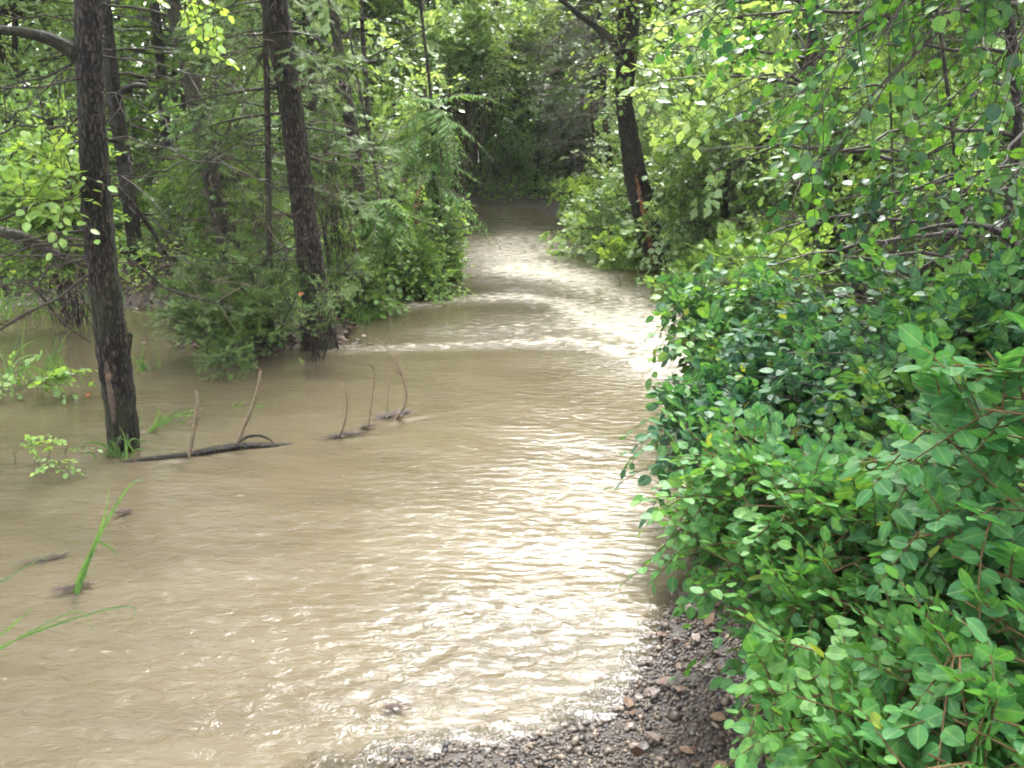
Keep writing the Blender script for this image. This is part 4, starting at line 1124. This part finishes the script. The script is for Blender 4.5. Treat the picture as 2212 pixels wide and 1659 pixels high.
LAB = {
 ('h', 'L'): ('tall broadleaf tree in the wood on the left bank', 'tall trees in the left wood'),
 ('h', 'R'): ('tall broadleaf tree in the thicket on the right bank', 'tall trees in the right wood'),
 ('h', 'F'): ('tall broadleaf tree high behind the far bend', 'tall trees behind the far bend'),
 ('b', 'L'): ('green broadleaf sapling in the wood on the left bank', 'saplings in the left wood'),
 ('p', 'L'): ('sheen-paled young tree in the wood on the left bank', 'pale trees in the left wood'),
 ('d', 'L'): ('darker broadleaf tree in the wood on the left bank', 'darker trees in the left wood'),
 ('c', 'L'): ('feathery conifer in the wood on the left bank', 'conifers in the left wood'),
 ('s', 'L'): ('low green undergrowth bush on the left bank', 'undergrowth on the left bank'),
 ('t', 'L'): ('low dark undergrowth bush on the left bank', 'dark undergrowth on the left bank'),
 ('b', 'R'): ('green broadleaf sapling in the thicket on the right bank', 'saplings in the right thicket'),
 ('p', 'R'): ('sheen-paled young tree in the thicket on the right bank', 'pale trees in the right thicket'),
 ('d', 'R'): ('darker broadleaf tree in the thicket on the right bank', 'darker trees in the right thicket'),
 ('c', 'R'): ('feathery conifer in the thicket on the right bank', 'conifers in the right thicket'),
 ('s', 'R'): ('low green undergrowth bush on the right bank', 'undergrowth on the right bank'),
 ('t', 'R'): ('low dark undergrowth bush on the right bank', 'dark undergrowth on the right bank'),
 ('b', 'F'): ('green tree closing off the far bend of the stream', 'trees at the far bend'),
 ('p', 'F'): ('pale tree high behind the far bend of the stream', 'pale trees behind the far bend'),
 ('d', 'F'): ('dark tree in the shade at the far bend of the stream', 'dark trees at the far bend'),
 ('c', 'F'): ('conifer behind the far bend of the stream', 'conifers behind the far bend'),
 ('s', 'F'): ('green bush on the shore at the far bend', 'bushes at the far bend'),
 ('t', 'F'): ('dark bush at the waterline of the far bend', 'dark bushes at the far bend'),
}
r = np.random.default_rng(400)
placed = []
def scatter(n, xf, yf, kinds, zone, smin, smax, mind, cat='tree', sdmin=0.5):
    k = 0; tries = 0
    while k < n and tries < n * 60:
        tries += 1
        y = r.uniform(*yf); lo, hi = xf(y); x = r.uniform(lo, hi)
        if -float(wl_dist(np.array([x]), np.array([y]))[0]) < sdmin: continue
        if any((x - a) ** 2 + (y - b) ** 2 < mind ** 2 for a, b in placed): continue
        placed.append((x, y))
        kd = kinds[r.integers(len(kinds))]
        lab, grp = LAB[(kd, zone)]
        put(kd, x, y, r.uniform(smin, smax), lab, grp, cat); k += 1

scatter(20, lambda y: (-0.62 * y - 1, -0.12 * y + 0.2), (11, 20), ['b', 'b', 'p', 'p', 'p', 'c'], 'L', 0.8, 1.15, 1.3, sdmin=1.0)
scatter(24, lambda y: (0.16 * y + 0.6, 0.62 * y + 1), (9, 20), ['p', 'b', 'p', 'p', 'b', 'c'], 'R', 0.8, 1.25, 1.15, sdmin=1.0)
scatter(18, lambda y: (-3.5, 4.5), (19.3, 22.5), ['b', 'p', 'b', 'b', 'p'], 'F', 0.7, 1.1, 0.95, sdmin=1.0)
scatter(26, lambda y: (-0.62 * y - 0.5, -0.10 * y), (9, 16), ['s', 's', 't'], 'L', 0.45, 0.8, 0.8, 'bush', 0.5)
scatter(26, lambda y: (0.14 * y + 0.4, 0.6 * y), (5.5, 16), ['s', 's', 't'], 'R', 0.5, 1.0, 0.7, 'bush', 0.5)
scatter(16, lambda y: (-1.8, 2.4), (18.6, 21), ['s', 't', 's'], 'F', 0.5, 0.9, 0.5, 'bush', 0.35)
# tall trees whose trunks can be told apart further back, put in so unseen crowns close the low sky
for k, (x, y, s) in enumerate([(-9, 12, 1.4), (-7, 17, 1.6), (9, 13, 1.4), (7.5, 18, 1.6), (12, 20, 1.6), (-12, 18, 1.6), (4.8, 24, 1.7), (1.4, 28, 2.1), (-2.4, 27, 2.0), (0.2, 26, 2.0), (2.9, 26.5, 2.0), (-6, 26, 1.8)]):
    z_ = 'L' if x < -3 and y < 22 else ('R' if x > 3 and y < 22 else 'F')
    put('c', x, y, s, *LAB[('c', z_)])

for k, (x, y, s_) in enumerate([(-3.6, 16.5, .85), (-7.0, 12, .9), (-2.8, 19.5, .95), (-8.5, 14, 1), (4.6, 17, .9), (5.6, 14, .9), (6.4, 10.5, .8), (-0.9, 21.5, 1.0), (1.0, 22.0, 1.1), (3.8, 20.6, 1.0), (0.2, 24, 1.2), (2.2, 24.5, 1.2), (-5.2, 18, 1.0), (-5.8, 6.5, .75), (5.8, 7, .7)]):  # tall crowns out of view, put in to cut the mirrored sky
    put('h', x, y, s_, *LAB[('h', 'F' if y > 19 and -2 < x < 4 else ('L' if x < 0 else 'R'))])

# far-off wood that reads as one mass
def far_wood():
    r = np.random.default_rng(500)
    n = 150000
    ang = r.uniform(-0.95, 0.95, n); d = r.uniform(25, 36, n)
    z = r.random(n) ** 0.9 * 11.5
    O = np.c_[np.sin(ang) * d, np.cos(ang) * d, z]
    # clumps
    c = lump(O[:, 0] * 1.0, O[:, 2] * 1.6, 1.0) + lump(O[:, 1], O[:, 0], 0.7)
    keep = r.random(n) < np.clip(0.75 + 0.5 * c, 0.15, 1)
    O = O[keep]; n = len(O)
    Xd = norm(r.normal(0, 1, (n, 3))); Zn = norm(r.normal(0, 0.6, (n, 3)) + [0, -0.2, 1])
    me = leaves_mesh('distant_woodland', T_FAR, O, Xd, Zn, r.uniform(0.16, 0.34, n), cluster_tint(r, O, 1.6, 0.7), M['young'])
    o = obj('distant_woodland', me)
    tag(o, 'mass of pale green foliage closing the view far behind the stream', 'woodland', kind='stuff')
far_wood()

# thin stems in the dark far thicket
ORD = ['first', 'second', 'third', 'fourth', 'fifth', 'sixth', 'seventh', 'eighth', 'ninth', 'tenth', 'eleventh', 'twelfth', 'thirteenth', 'fourteenth']
for k in range(14):
    px = 1020 + 12 * k + r.uniform(-4, 4); yd = 19.2 + r.random() * 2
    tt, _, _ = make_tree('thin_sapling', 'slim dark sapling stem in the shaded thicket beyond the far end of the water', 'sapling',
        [(px, 432), (px + r.normal(0, 7), 330), (px + r.normal(0, 12), 200)], [5, 5, 4], yd, M['bark'], 600 + k, 4.5, None, group='sapling stems beyond the far end', ns=6)
    tt['label'] = 'slim dark sapling stem beyond the far end of the water, ' + ORD[k] + ' from the left'

# ------------------------------------------------------------------ ground cover and litter on the banks (stuff)
def scatter_on_bank(n, region, maxd=3.0, seed=1, mind=0.02):
    r = np.random.default_rng(seed)
    x = r.uniform(region[0], region[1], n * 3); y = r.uniform(region[2], region[3], n * 3)
    sd = wl_dist(x, y); ok = (sd < -mind) & (sd > -maxd)
    x = x[ok][:n]; y = y[ok][:n]
    return np.c_[x, y, ground_z(x, y)]

def ground_cover():
    r = np.random.default_rng(700)
    O = np.concatenate([scatter_on_bank(26000, (-9, 0, 7, 16), 4, 1, 0.3), scatter_on_bank(16000, (1.2, 8, 5, 16), 4, 2, 0.2), scatter_on_bank(5000, (-2.2, 2.6, 17.5, 21), 2.5, 3, 0.05)])
    n = len(O); O[:, 2] += r.random(n) ** 1.4 * 0.38
    me = leaves_mesh('undergrowth', T_FAR, O, norm(np.c_[r.normal(0, 1, (n, 2)), r.normal(0.2, .4, n)]), norm(r.normal(0, .5, (n, 3)) + [0, 0, 1]), r.uniform(.035, .085, n), cluster_tint(r, O, .6, .5), M['young'])
    tag(obj('undergrowth', me), 'low leafy undergrowth covering the forest floor behind the banks', 'undergrowth', kind='stuff')
ground_cover()

def litter():
    r = np.random.default_rng(701)
    isl = G(560, 745)
    A = scatter_on_bank(9000, (-7, -0.5, 6.2, 10), 1.2, 4, -0.06)
    Bq = scatter_on_bank(700, (0.3, 2.2, 1.2, 4.0), 1.2, 5, -0.03)
    c = np.array([isl + np.array([r.normal(0, .30), r.normal(0.05, .10), 0]) for _ in range(900)]); c[:, 2] = ground_z(c[:, 0], c[:, 1])
    O = np.concatenate([A, Bq, c]); O[:, 2] = np.maximum(O[:, 2], 0) + r.random(len(O)) * 0.02; n = len(O)
    me = leaves_mesh('leaf_litter', T_OVAL, O, norm(np.c_[r.normal(0, 1, (n, 2)), r.normal(0, .25, n)]), norm(r.normal(0, .35, (n, 3)) + [0, 0, 1]), r.uniform(.02, .055, n), r.random(n), M['litter'])
    tag(obj('leaf_litter', me), 'wet brown fallen leaves strewn along the banks', 'leaf litter', kind='stuff')
litter()

def gravel():
    r = np.random.default_rng(702)
    n = 46000
    x = r.uniform(-0.7, 1.5, n); y = r.uniform(1.15, 2.9, n)
    sd = wl_dist(x, y); ok = (sd < 0.30)
    x = x[ok]; y = y[ok]; n = len(x)
    z = ground_z(x, y)
    # a squashed icosphere-like stone
    ph = (1 + 5 ** .5) / 2
    iv = norm(np.array([(-1, ph, 0), (1, ph, 0), (-1, -ph, 0), (1, -ph, 0), (0, -1, ph), (0, 1, ph), (0, -1, -ph), (0, 1, -ph), (ph, 0, -1), (ph, 0, 1), (-ph, 0, -1), (-ph, 0, 1)], float))
    f = np.array([(0, 11, 5), (0, 5, 1), (0, 1, 7), (0, 7, 10), (0, 10, 11), (1, 5, 9), (5, 11, 4), (11, 10, 2), (10, 7, 6), (7, 1, 8), (3, 9, 4), (3, 4, 2), (3, 2, 6), (3, 6, 8), (3, 8, 9), (4, 9, 5), (2, 4, 11), (6, 2, 10), (8, 6, 7), (9, 8, 1)])
    s = np.exp(r.normal(math.log(0.0038), 0.45, n)); a = r.random(n) * 6.28
    q = iv[None] * (1 + r.normal(0, .13, (n, 12, 1))) * np.stack([s * r.uniform(.9, 1.6, n), s * r.uniform(.7, 1.1, n), s * r.uniform(.4, .8, n)], 1)[:, None]
    V = np.stack([q[..., 0] * np.cos(a)[:, None] - q[..., 1] * np.sin(a)[:, None], q[..., 0] * np.sin(a)[:, None] + q[..., 1] * np.cos(a)[:, None], q[..., 2]], -1)
    V += np.c_[x, y, z + s * 0.45][:, None]
    F = (f[None] + (np.arange(n) * 12)[:, None, None]).reshape(-1, 3)
    me = mesh_np('gravel', V.reshape(-1, 3), [F], M['pebble'], np.repeat(r.random(n), 12), smooth=True)
    tag(obj('gravel', me), 'wet brown and grey pebbles of the drowned path at the bottom of the picture', 'gravel', kind='stuff')
gravel()

def needle_litter():
    r = np.random.default_rng(703)
    n = 420
    x = r.uniform(-0.3, 1.3, n); y = r.uniform(1.3, 2.9, n); sd = wl_dist(x, y); ok = sd < 0.0
    x = x[ok]; y = y[ok]; n = len(x); z = ground_z(x, y) + 0.01
    a = r.random(n) * 6.28; l = r.uniform(.015, .07, n)
    t = np.linspace(-.5, .5, 4)[None, :]
    P = np.stack([x[:, None] + np.cos(a)[:, None] * l[:, None] * t, y[:, None] + np.sin(a)[:, None] * l[:, None] * t, z[:, None] + 0.006 * (0.25 - t ** 2) * 4 + 0 * l[:, None]], -1)
    v, f = tubes(P, np.full(P.shape[:2], 0.0013), 3)
    me = mesh_np('needle_litter', v, [f], M['needles'], np.repeat(r.random(n), 12))
    tag(obj('needle_litter', me), 'reddish twigs and needles lying on the gravel under the shrubs', 'needle litter', kind='stuff')
needle_litter()

# ------------------------------------------------------------------ sticks, grass and drift in the water
def stick(label, pts, rad, y0, seed, group=None, twigs=0, mat='stick'):
    P = np.array([PY(px, py, y0 + dy) for px, py, dy in pts])
    b = P[0].copy(); b[2] = -0.12
    P = np.vstack([b, P])
    me, PP, RR = trunk_mesh(np.random.default_rng(seed), P, np.r_[rad[0], rad], M[mat], 8, 40, 0.16)
    me.name = 'dead_stick'
    root = thing('dead_stick', label, 'stick', (P[1][0], P[1][1], 0), group)
    part('stem', me, root)
    if twigs:
        r = np.random.default_rng(seed)
        part('side_twigs', dead_twigs(r, PP, spots_at(r, twigs, 0.08, PP[-1][2], 0, 6.28, 0.04, 0.12), 'twig', -0.4, 0.012, 1, 0.04, 0), root)
    return root
yb = lambda px, py: float(G(px, py)[1])
stick('upright dead stick with a hooked tip, left of the tallest one on the sunken log', [(408, 986, 0), (420, 920, 0), (426, 880, 0), (428, 855, 0), (422, 843, 0)], [.011, .010, .009, .008, .005], yb(408, 986), 801, twigs=3)
stick('longest straight dead stick, leaning right on the sunken log', [(508, 968, 0), (528, 920, 0), (545, 880, 0), (558, 835, 0), (563, 800, 0)], [.011, .010, .010, .009, .007], yb(508, 968), 802, twigs=2)
stick('curved dead stick bowed like a sickle, right of the sunken log', [(732, 945, 0), (745, 910, 0), (750, 875, 0), (748, 845, 0), (736, 825, 0)], [.007, .007, .006, .005, .003], yb(732, 945), 803)
stick('thin upright twig between the sickle stick and the twig with the red debris', [(796, 925, 0), (800, 890, 0), (806, 845, 0), (810, 800, 0), (803, 778, 0)], [.004, .004, .004, .003, .002], yb(796, 925), 804, twigs=2)
stick('faint thin twig just left of the tall curving twig', [(834, 910, 0), (836, 880, 0), (840, 840, 0), (837, 815, 0)], [.003, .003, .003, .002], yb(834, 910), 805)
tc_ = stick('tall curving twig with reddish drift caught at its foot', [(850, 905, 0), (872, 885, 0), (880, 860, 0), (872, 820, 0), (862, 790, 0), (838, 755, 0), (812, 730, 0)], [.010, .009, .007, .006, .005, .003, .002], yb(850, 905), 806, twigs=4)
stick('tiny bare twig standing in the water behind the tall curving twig', [(846, 745, 0), (846, 710, 0), (840, 675, 0), (826, 650, 0)], [.003, .003, .003, .002], yb(846, 745), 807)

def drift(label, px, py, sx, sy, n, seed, mat='needles', ang=0.35):
    r = np.random.default_rng(seed); c = G(px, py)
    x = c[0] + r.normal(0, sx, n); y = c[1] + r.normal(0, sy, n) + (x - c[0]) * 0.5
    l = r.uniform(.02, .07, n); a = r.normal(ang, .5, n); t = np.linspace(-.5, .5, 4)[None]
    P = np.stack([x[:, None] + np.cos(a)[:, None] * l[:, None] * t, y[:, None] + np.sin(a)[:, None] * l[:, None] * t, r.uniform(0.004, 0.022, n)[:, None] + r.normal(0, .25, n)[:, None] * l[:, None] * t], -1)
    v, f = tubes(P, np.full(P.shape[:2], 0.0020), 3)
    o = obj('floating_debris', mesh_np('floating_debris', v - np.array([c[0], c[1], 0]), [f], M[mat], np.repeat(r.random(n), 12)), loc=(c[0], c[1], 0))
    tag(o, label, 'debris')
drift('reddish needles piled at the foot of the tall curving twig', 852, 900, .05, .025, 150, 811, ang=0.7)
drift('reddish needles caught on the sickle-shaped stick', 738, 945, .04, .008, 60, 812, ang=-0.1)
drift('small tuft of needles caught on the thin upright twig', 792, 927, .03, .005, 26, 813, ang=0)
drift('reddish scraps round the foot of the bent green reed', 160, 1276, .03, .008, 30, 814, ang=0)
drift('dark scrap of twigs floating near the left edge', 100, 1212, .04, .006, 26, 815, ang=0.2)
drift('small dark scrap drifting right of the bent green reed', 265, 1112, .015, .006, 16, 816, ang=0.8)
drift('small reddish scrap in the shallows near the gravel', 852, 1535, .010, .006, 14, 817, ang=0)

log = thing('sunken_log', 'dark sunken log breaking the surface beneath the upright dead sticks', 'log', tuple(G(480, 975)))
def lw(px, py, z): p = G(px, py); p[2] = z; return p
part('stem', limb_mesh([lw(200, 1004, -.02), lw(300, 995, .0), lw(400, 986, .004), lw(470, 976, .010), lw(530, 968, .010), lw(590, 966, .004), lw(650, 958, -.008), lw(700, 952, -.03)], [.008, .014, .018, .024, .022, .015, .010, .006], M['bark'], 'stem', 820, 10, 60, 0.12), log)
part('twig', limb_mesh([lw(505, 970, .01), lw(530, 958, .035), lw(560, 956, .042), lw(583, 960, .03), lw(600, 967, .0)], [.008, .008, .007, .006, .004], M['bark'], 'twig', 821), log)

# debris branches on the mound in front of the thick conifer
for k, (pts, lab) in enumerate([
        ([(440, 760, 0), (465, 742, .06), (500, 728, .10), (530, 705, .2)], 'dark dead branch poking left out of the debris mound'),
        ([(490, 740, .1), (500, 755, .05), (520, 768, .0), (545, 770, -.01)], 'short curved dead branch dipping into the water in front of the mound'),
        ([(520, 735, .08), (580, 738, .10), (640, 742, .09), (690, 730, .12)], 'dark dead branch lying along the debris mound')]):
    P = np.array([lw(px, py, z) for px, py, z in pts])
    o = obj('dead_branch', limb_mesh(P - P[1], [.018, .022, .018, .008], M['bark'], 'dead_branch', 830 + k), loc=tuple(P[1]))
    tag(o, lab, 'branch')
drift('brown leaves and needles heaped on the debris mound', 560, 742, .16, .03, 260, 840, ang=0.1)

# leaning bare poles and crossing limbs in the left wood
for k, (a, b, c, w_, yd, lab) in enumerate([
        ((-10, 498), (90, 530), (195, 578), .030, 5.2, 'grey bare branch slanting down to the nearest trunk from the left edge'),
        ((250, 400), (330, 500), (420, 640), .022, 7.6, 'bare limb slanting down right behind the nearest trunk'),
        ((640, 560), (700, 500), (560, 430), .014, 7.0, 'thin bare limb crossing behind the thick conifer'),
        ((600, 70), (520, 200), (440, 420), .014, 7.0, 'long dark bare limb slanting down left from the thick conifer'),
        ((60, 610), (120, 680), (200, 742), .008, 4.5, 'thin bent twig reaching down to the water left of the nearest trunk'),
        ((275, 560), (350, 620), (500, 660), .010, 5.0, 'arching thin bare branch right of the nearest trunk')]):
    P = np.array([PY(*a, yd), PY((a[0] + b[0]) / 2, (a[1] + b[1]) / 2 - 6, yd), PY(*b, yd + .1), PY((c[0] + b[0]) / 2, (c[1] + b[1]) / 2 + 6, yd + .1), PY(*c, yd + .2)])
    root = thing('bare_branch', lab, 'branch', tuple(P[2]))
    me, PP, RR = trunk_mesh(np.random.default_rng(850 + k), P, [w_, w_ * .95, w_ * .85, w_ * .6, w_ * .3], M['bark2'], 8, 40, .12)
    part('limb', me, root)
    r = np.random.default_rng(860 + k)
    part('twigs', dead_twigs(r, PP, spots_at(r, 8, PP[:, 2].min(), PP[:, 2].max(), 0, 6.28, .2, .6), 'twig', 0.1, .006, 4, .2, 1), root)

def grass_tuft(label, px, py, n, hgt, lean, spread, seed, z0=0.0, group=None, width=0.006, name='grass_tuft', mat='grass', bend=1.0):
    r = np.random.default_rng(seed); c = G(px, py)
    J = 8; t = np.linspace(0, 1, J)
    V = []; tint = []; F = []
    for i in range(n):
        b = np.array([r.normal(0, spread), r.normal(0, spread * .6), -0.04])
        H = hgt * r.uniform(.45, 1.1); a = r.random() * 6.28
        d = np.array([lean + r.normal(0, .25), r.normal(0, .25), 1.0])
        bd = np.array([math.cos(a), math.sin(a), 0]) * r.uniform(.1, .6) * bend
        P = b + d * H * t[:, None] + (bd - np.array([0, 0, r.uniform(.1, .75) * bend])) * H * (t[:, None] ** 2.4)
        sd2 = norm(np.cross(norm(np.gradient(P, axis=0)), np.array([[math.sin(a), -math.cos(a), .2]])))
        w = width * r.uniform(.6, 1.2) * (1 - t ** 2.2) + .0004
        k0 = len(V) * J * 2
        V.append(np.stack([P - sd2 * w[:, None], P + sd2 * w[:, None]], 1).reshape(-1, 3)); tint.append(np.full(J * 2, r.random()))
        q = k0 + np.arange(J - 1) * 2
        F.append(np.stack([q, q + 1, q + 3, q + 2], 1))
    me = mesh_np(name, np.concatenate(V), [np.concatenate(F)], M[mat], np.concatenate(tint))
    o = obj(name, me, loc=(c[0], c[1], z0))
    tag(o, label, 'grass', group)
    return o
grass_tuft('tuft of green grass blades at the foot of the nearest trunk', 258, 985, 26, .30, .0, .045, 901)
grass_tuft('grass bent right by the current beside the nearest trunk', 310, 930, 10, .24, .8, .05, 902)
grass_tuft('drowned grass clump in midstream between the nearest trunk and the hooked stick', 350, 915, 14, .16, .5, .04, 903)
grass_tuft('floating streak of grass behind the longest dead stick', 520, 878, 16, .10, 1.2, .07, 904)
grass_tuft('upright grass in the water right of the nearest trunk, farther back', 318, 800, 14, .30, .05, .04, 905)
grass_tuft('bright grass standing in the water right of the thick conifer', 775, 700, 26, .32, .1, .07, 906)
grass_tuft('grass clump at the left edge, at the height of the nearest trunk scar', 40, 830, 40, .45, .1, .14, 907)
grass_tuft('second grass clump left of the nearest trunk, closer to it', 130, 800, 14, .25, .1, .08, 908)
grass_tuft('tall grass on the left bank behind the water', 20, 690, 50, .55, .0, .22, 909)
grass_tuft('tall grass on the left bank beside the nearest trunk', 140, 680, 40, .5, .0, .2, 910)
def blades(name, label, y0, lines, seed, width=.005):
    """ribbon leaves through picture points at forward distance y0"""
    r = np.random.default_rng(seed); V = []; F = []; T = []; c = PY(lines[0][0][0], lines[0][0][1], y0); c[2] = 0; k0 = 0
    for ln in lines:
        P = np.array([PY(px, py, y0 + r.uniform(-.02, .02)) for px, py in ln])
        q = np.linspace(0, len(P) - 1, 14); P = np.stack([np.interp(q, np.arange(len(P)), P[:, i]) for i in range(3)], 1)
        for _ in range(3): P[1:-1] = (P[:-2] + 2 * P[1:-1] + P[2:]) / 4
        sd2 = norm(np.cross(norm(np.gradient(P, axis=0)), norm(r.normal(0, .3, (1, 3)) + [0, -1, .4])))
        w = (width * r.uniform(.7, 1.2) * (1 - np.linspace(0, 1, 14) ** 2.5) + .0005)[:, None]
        V.append(np.stack([P - sd2 * w, P + sd2 * w], 1).reshape(-1, 3)); T.append(np.full(28, r.random()))
        q = k0 + np.arange(13) * 2; F.append(np.stack([q, q + 1, q + 3, q + 2], 1)); k0 += 28
    o = obj(name, mesh_np(name, np.concatenate(V) - c, [np.concatenate(F)], M['grass'], np.concatenate(T)), loc=tuple(c))
    return tag(o, label, 'grass')
blades('reed', 'bent green reed standing alone in the open water at the lower left', yb(165, 1280),
       [[(160, 1285), (182, 1222), (206, 1168), (230, 1110), (236, 1050)], [(166, 1285), (190, 1215), (212, 1160), (250, 1090), (290, 1030), (312, 1038)], [(205, 1165), (235, 1180), (262, 1205)], [(170, 1280), (196, 1200), (216, 1150)], [(158, 1280), (176, 1230), (200, 1185), (222, 1150)]], 911, .0045)
blades('grass_tuft', 'long faint grass blades trailing in from the bottom left edge', yb(0, 1420),
       [[(-60, 1440), (10, 1395), (90, 1350), (165, 1316), (182, 1318), (206, 1368)], [(-60, 1430), (0, 1398), (60, 1370), (140, 1340)], [(-60, 1400), (0, 1375), (40, 1340), (70, 1312)], [(-60, 1445), (20, 1446), (70, 1432), (110, 1425)], [(-60, 1290), (0, 1260), (60, 1220), (110, 1195)], [(40, 1380), (130, 1345), (240, 1312), (300, 1306), (290, 1340)]], 912, .0024)
grass_tuft('small grass clump on the shore below the frond tree', 900, 600, 18, .25, .1, .12, 913)
grass_tuft('sparse grass at the shore under the leaning tree', 1395, 625, 16, .35, .0, .12, 914)

shrub('leafy_sprig', 'small leafy sprig standing in the water left of the grass tuft', 'sprig', tuple(G(110, 1010)[:2]) + (-.03,), [B(110, 940, 4.0, .05), B(70, 970, 4.0, .05), B(140, 930, 4.0, .03), B(125, 1010, 3.95, .03)], 'young', 'twig', .024, T_NEAR, 921, 7, 3, .09, 6, r0=.002)
shrub('leafy_sprig', 'leafy sprig trailing on the water by the left edge grass', 'sprig', tuple(G(20, 860)[:2]) + (-.03,), [B(180, 810, 5.3, .05), B(120, 820, 5.3, .08), B(60, 780, 5.4, .1), B(20, 830, 5.2, .1)], 'young', 'twig', .036, T_NEAR, 922, 8, 4, .14, 6, r0=.003)
shrub('leafy_branch', 'lime green leafy twigs left of the nearest trunk at mid height', 'branch', tuple(PY(150, 420, 4.5)), [B(120, 330, 4.1, .1), B(60, 400, 4.1, .12), B(100, 440, 4.2, .1), B(10, 470, 4.1, .12), B(60, 330, 4.1, .08)], 'young', 'twig', .038, T_NEAR, 923, 10, 6, .2, 6, r0=.004, tint=(.4, 1), arch=0)
shrub('leafy_branch', 'bright leaves hanging down from the top edge left of centre', 'branch', tuple(PY(400, -60, 2.6)), [B(420, 40, 2.55, .03), B(450, 90, 2.55, .03), B(480, 125, 2.55, .02)], 'young', 'twig', .020, T_NEAR, 924, 6, 4, .06, 6, r0=.0015, tint=(.4, .9), arch=0)
for k, (px, py, lab) in enumerate([(185, 858, 'orange leaf floating left of the nearest trunk'), (645, 640, 'orange dead leaf hanging in the evergreen before the thick conifer')]):
    c = G(px, py) if k == 0 else PY(px, py, 5.9)
    o = obj('dead_leaf', leaves_mesh('dead_leaf', T_NEAR, np.array([[0, 0, .01]]), np.array([[1., .2, .3]]), np.array([[.1, -.6, .7]]), np.array([.032]), np.array([.5]), M['orange']), loc=tuple(c))
    tag(o, lab, 'leaf')

# ------------------------------------------------------------------ thin haze volume, added to veil and lift the dark background
hz = np.array([(x, y, z) for x in (-170, 170) for y in (-70, 230) for z in (-2.0, 30.0)], float)
hf = np.array([(0, 1, 3, 2), (4, 6, 7, 5), (0, 4, 5, 1), (2, 3, 7, 6), (0, 2, 6, 4), (1, 5, 7, 3)])
hm, hn, HN, HL = new_mat('haze')
pv = HN.new('ShaderNodeVolumePrincipled'); pv.inputs['Color'].default_value = (0.92, 0.95, 0.93, 1); pv.inputs['Density'].default_value = 0.0008
ho = HN.new('ShaderNodeOutputMaterial'); HL.new(pv.outputs[0], ho.inputs['Volume'])
tag(obj('haze', mesh_np('haze', hz, [hf], hm)), 'thin haze added to lift the dark background wood', 'haze', kind='stuff')

# ------------------------------------------------------------------ labels of the copied background plants, told apart by place
PLACES = [(-9999, 0, 'beyond the left edge'), (0, 165, 'left of the nearest trunk'), (165, 330, 'behind the nearest trunk'), (330, 520, 'behind the ragged bending trunk'), (520, 700, 'behind the thick conifer'),
          (700, 860, 'behind the crooked trunk'), (860, 1010, 'behind the frond tree'), (1010, 1110, 'beyond the left part of the far bend'), (1110, 1230, 'beyond the right part of the far bend'),
          (1230, 1340, 'left of the leaning tree'), (1340, 1480, 'behind the leaning tree'), (1480, 1700, 'right of the leaning tree'), (1700, 1950, 'in the middle of the right thicket'), (1950, 2212, 'by the curving stem at right'), (2212, 99999, 'beyond the right edge')]
RANK = ['nearest', 'second nearest', 'third nearest', 'fourth nearest', 'fifth nearest', 'sixth nearest', 'seventh nearest', 'eighth nearest', 'ninth nearest', 'tenth nearest']
bins = {}
for o, x, y in copies:
    px = to_px(x, y)[0]
    pl = next(p[2] for p in PLACES if p[0] <= px < p[1])
    stem = o['label']
    for cut in (' in the wood on', ' on the left', ' on the right', ' in the thicket', ' closing off', ' high behind', ' in the shade', ' behind the', ' on the shore', ' at the waterline'):
        if cut in stem: stem = stem[:stem.index(cut)]
    bins.setdefault((stem, pl), []).append((y, o))
for (stem, pl), L_ in bins.items():
    L_.sort(key=lambda q: q[0])
    for i, (y, o) in enumerate(L_):
        o['label'] = stem + ' ' + pl + ('' if len(L_) == 1 else ', the ' + RANK[min(i, 9)] + ' of them')

# small things carried by the flood
def flotsam():
    r = np.random.default_rng(950)
    n = 260
    px = r.uniform(-50, 1400, n); py = r.uniform(780, 1600, n)
    pts = np.array([G(a, b) for a, b in zip(px, py)])
    ok = wl_dist(pts[:, 0], pts[:, 1]) > 0.05
    O = pts[ok] + [0, 0, 0.006]; n = len(O)
    me = leaves_mesh('flotsam', T_BLADE, O, norm(np.c_[r.normal(0, 1, n), r.normal(0, .5, n), r.normal(0, .1, n)]), norm(r.normal(0, .2, (n, 3)) + [0, 0, 1]), np.exp(r.normal(math.log(.012), .5, n)), r.random(n), M['litter'])
    tag(obj('flotsam', me), 'specks of needles and bark drifting on the muddy water', 'flotsam', kind='stuff')
flotsam()

for kd, p_ in protos.items():           # prototypes that found no place are taken out again
    if kd not in used:
        for ch in list(p_.children): bpy.data.objects.remove(ch)
        bpy.data.objects.remove(p_)
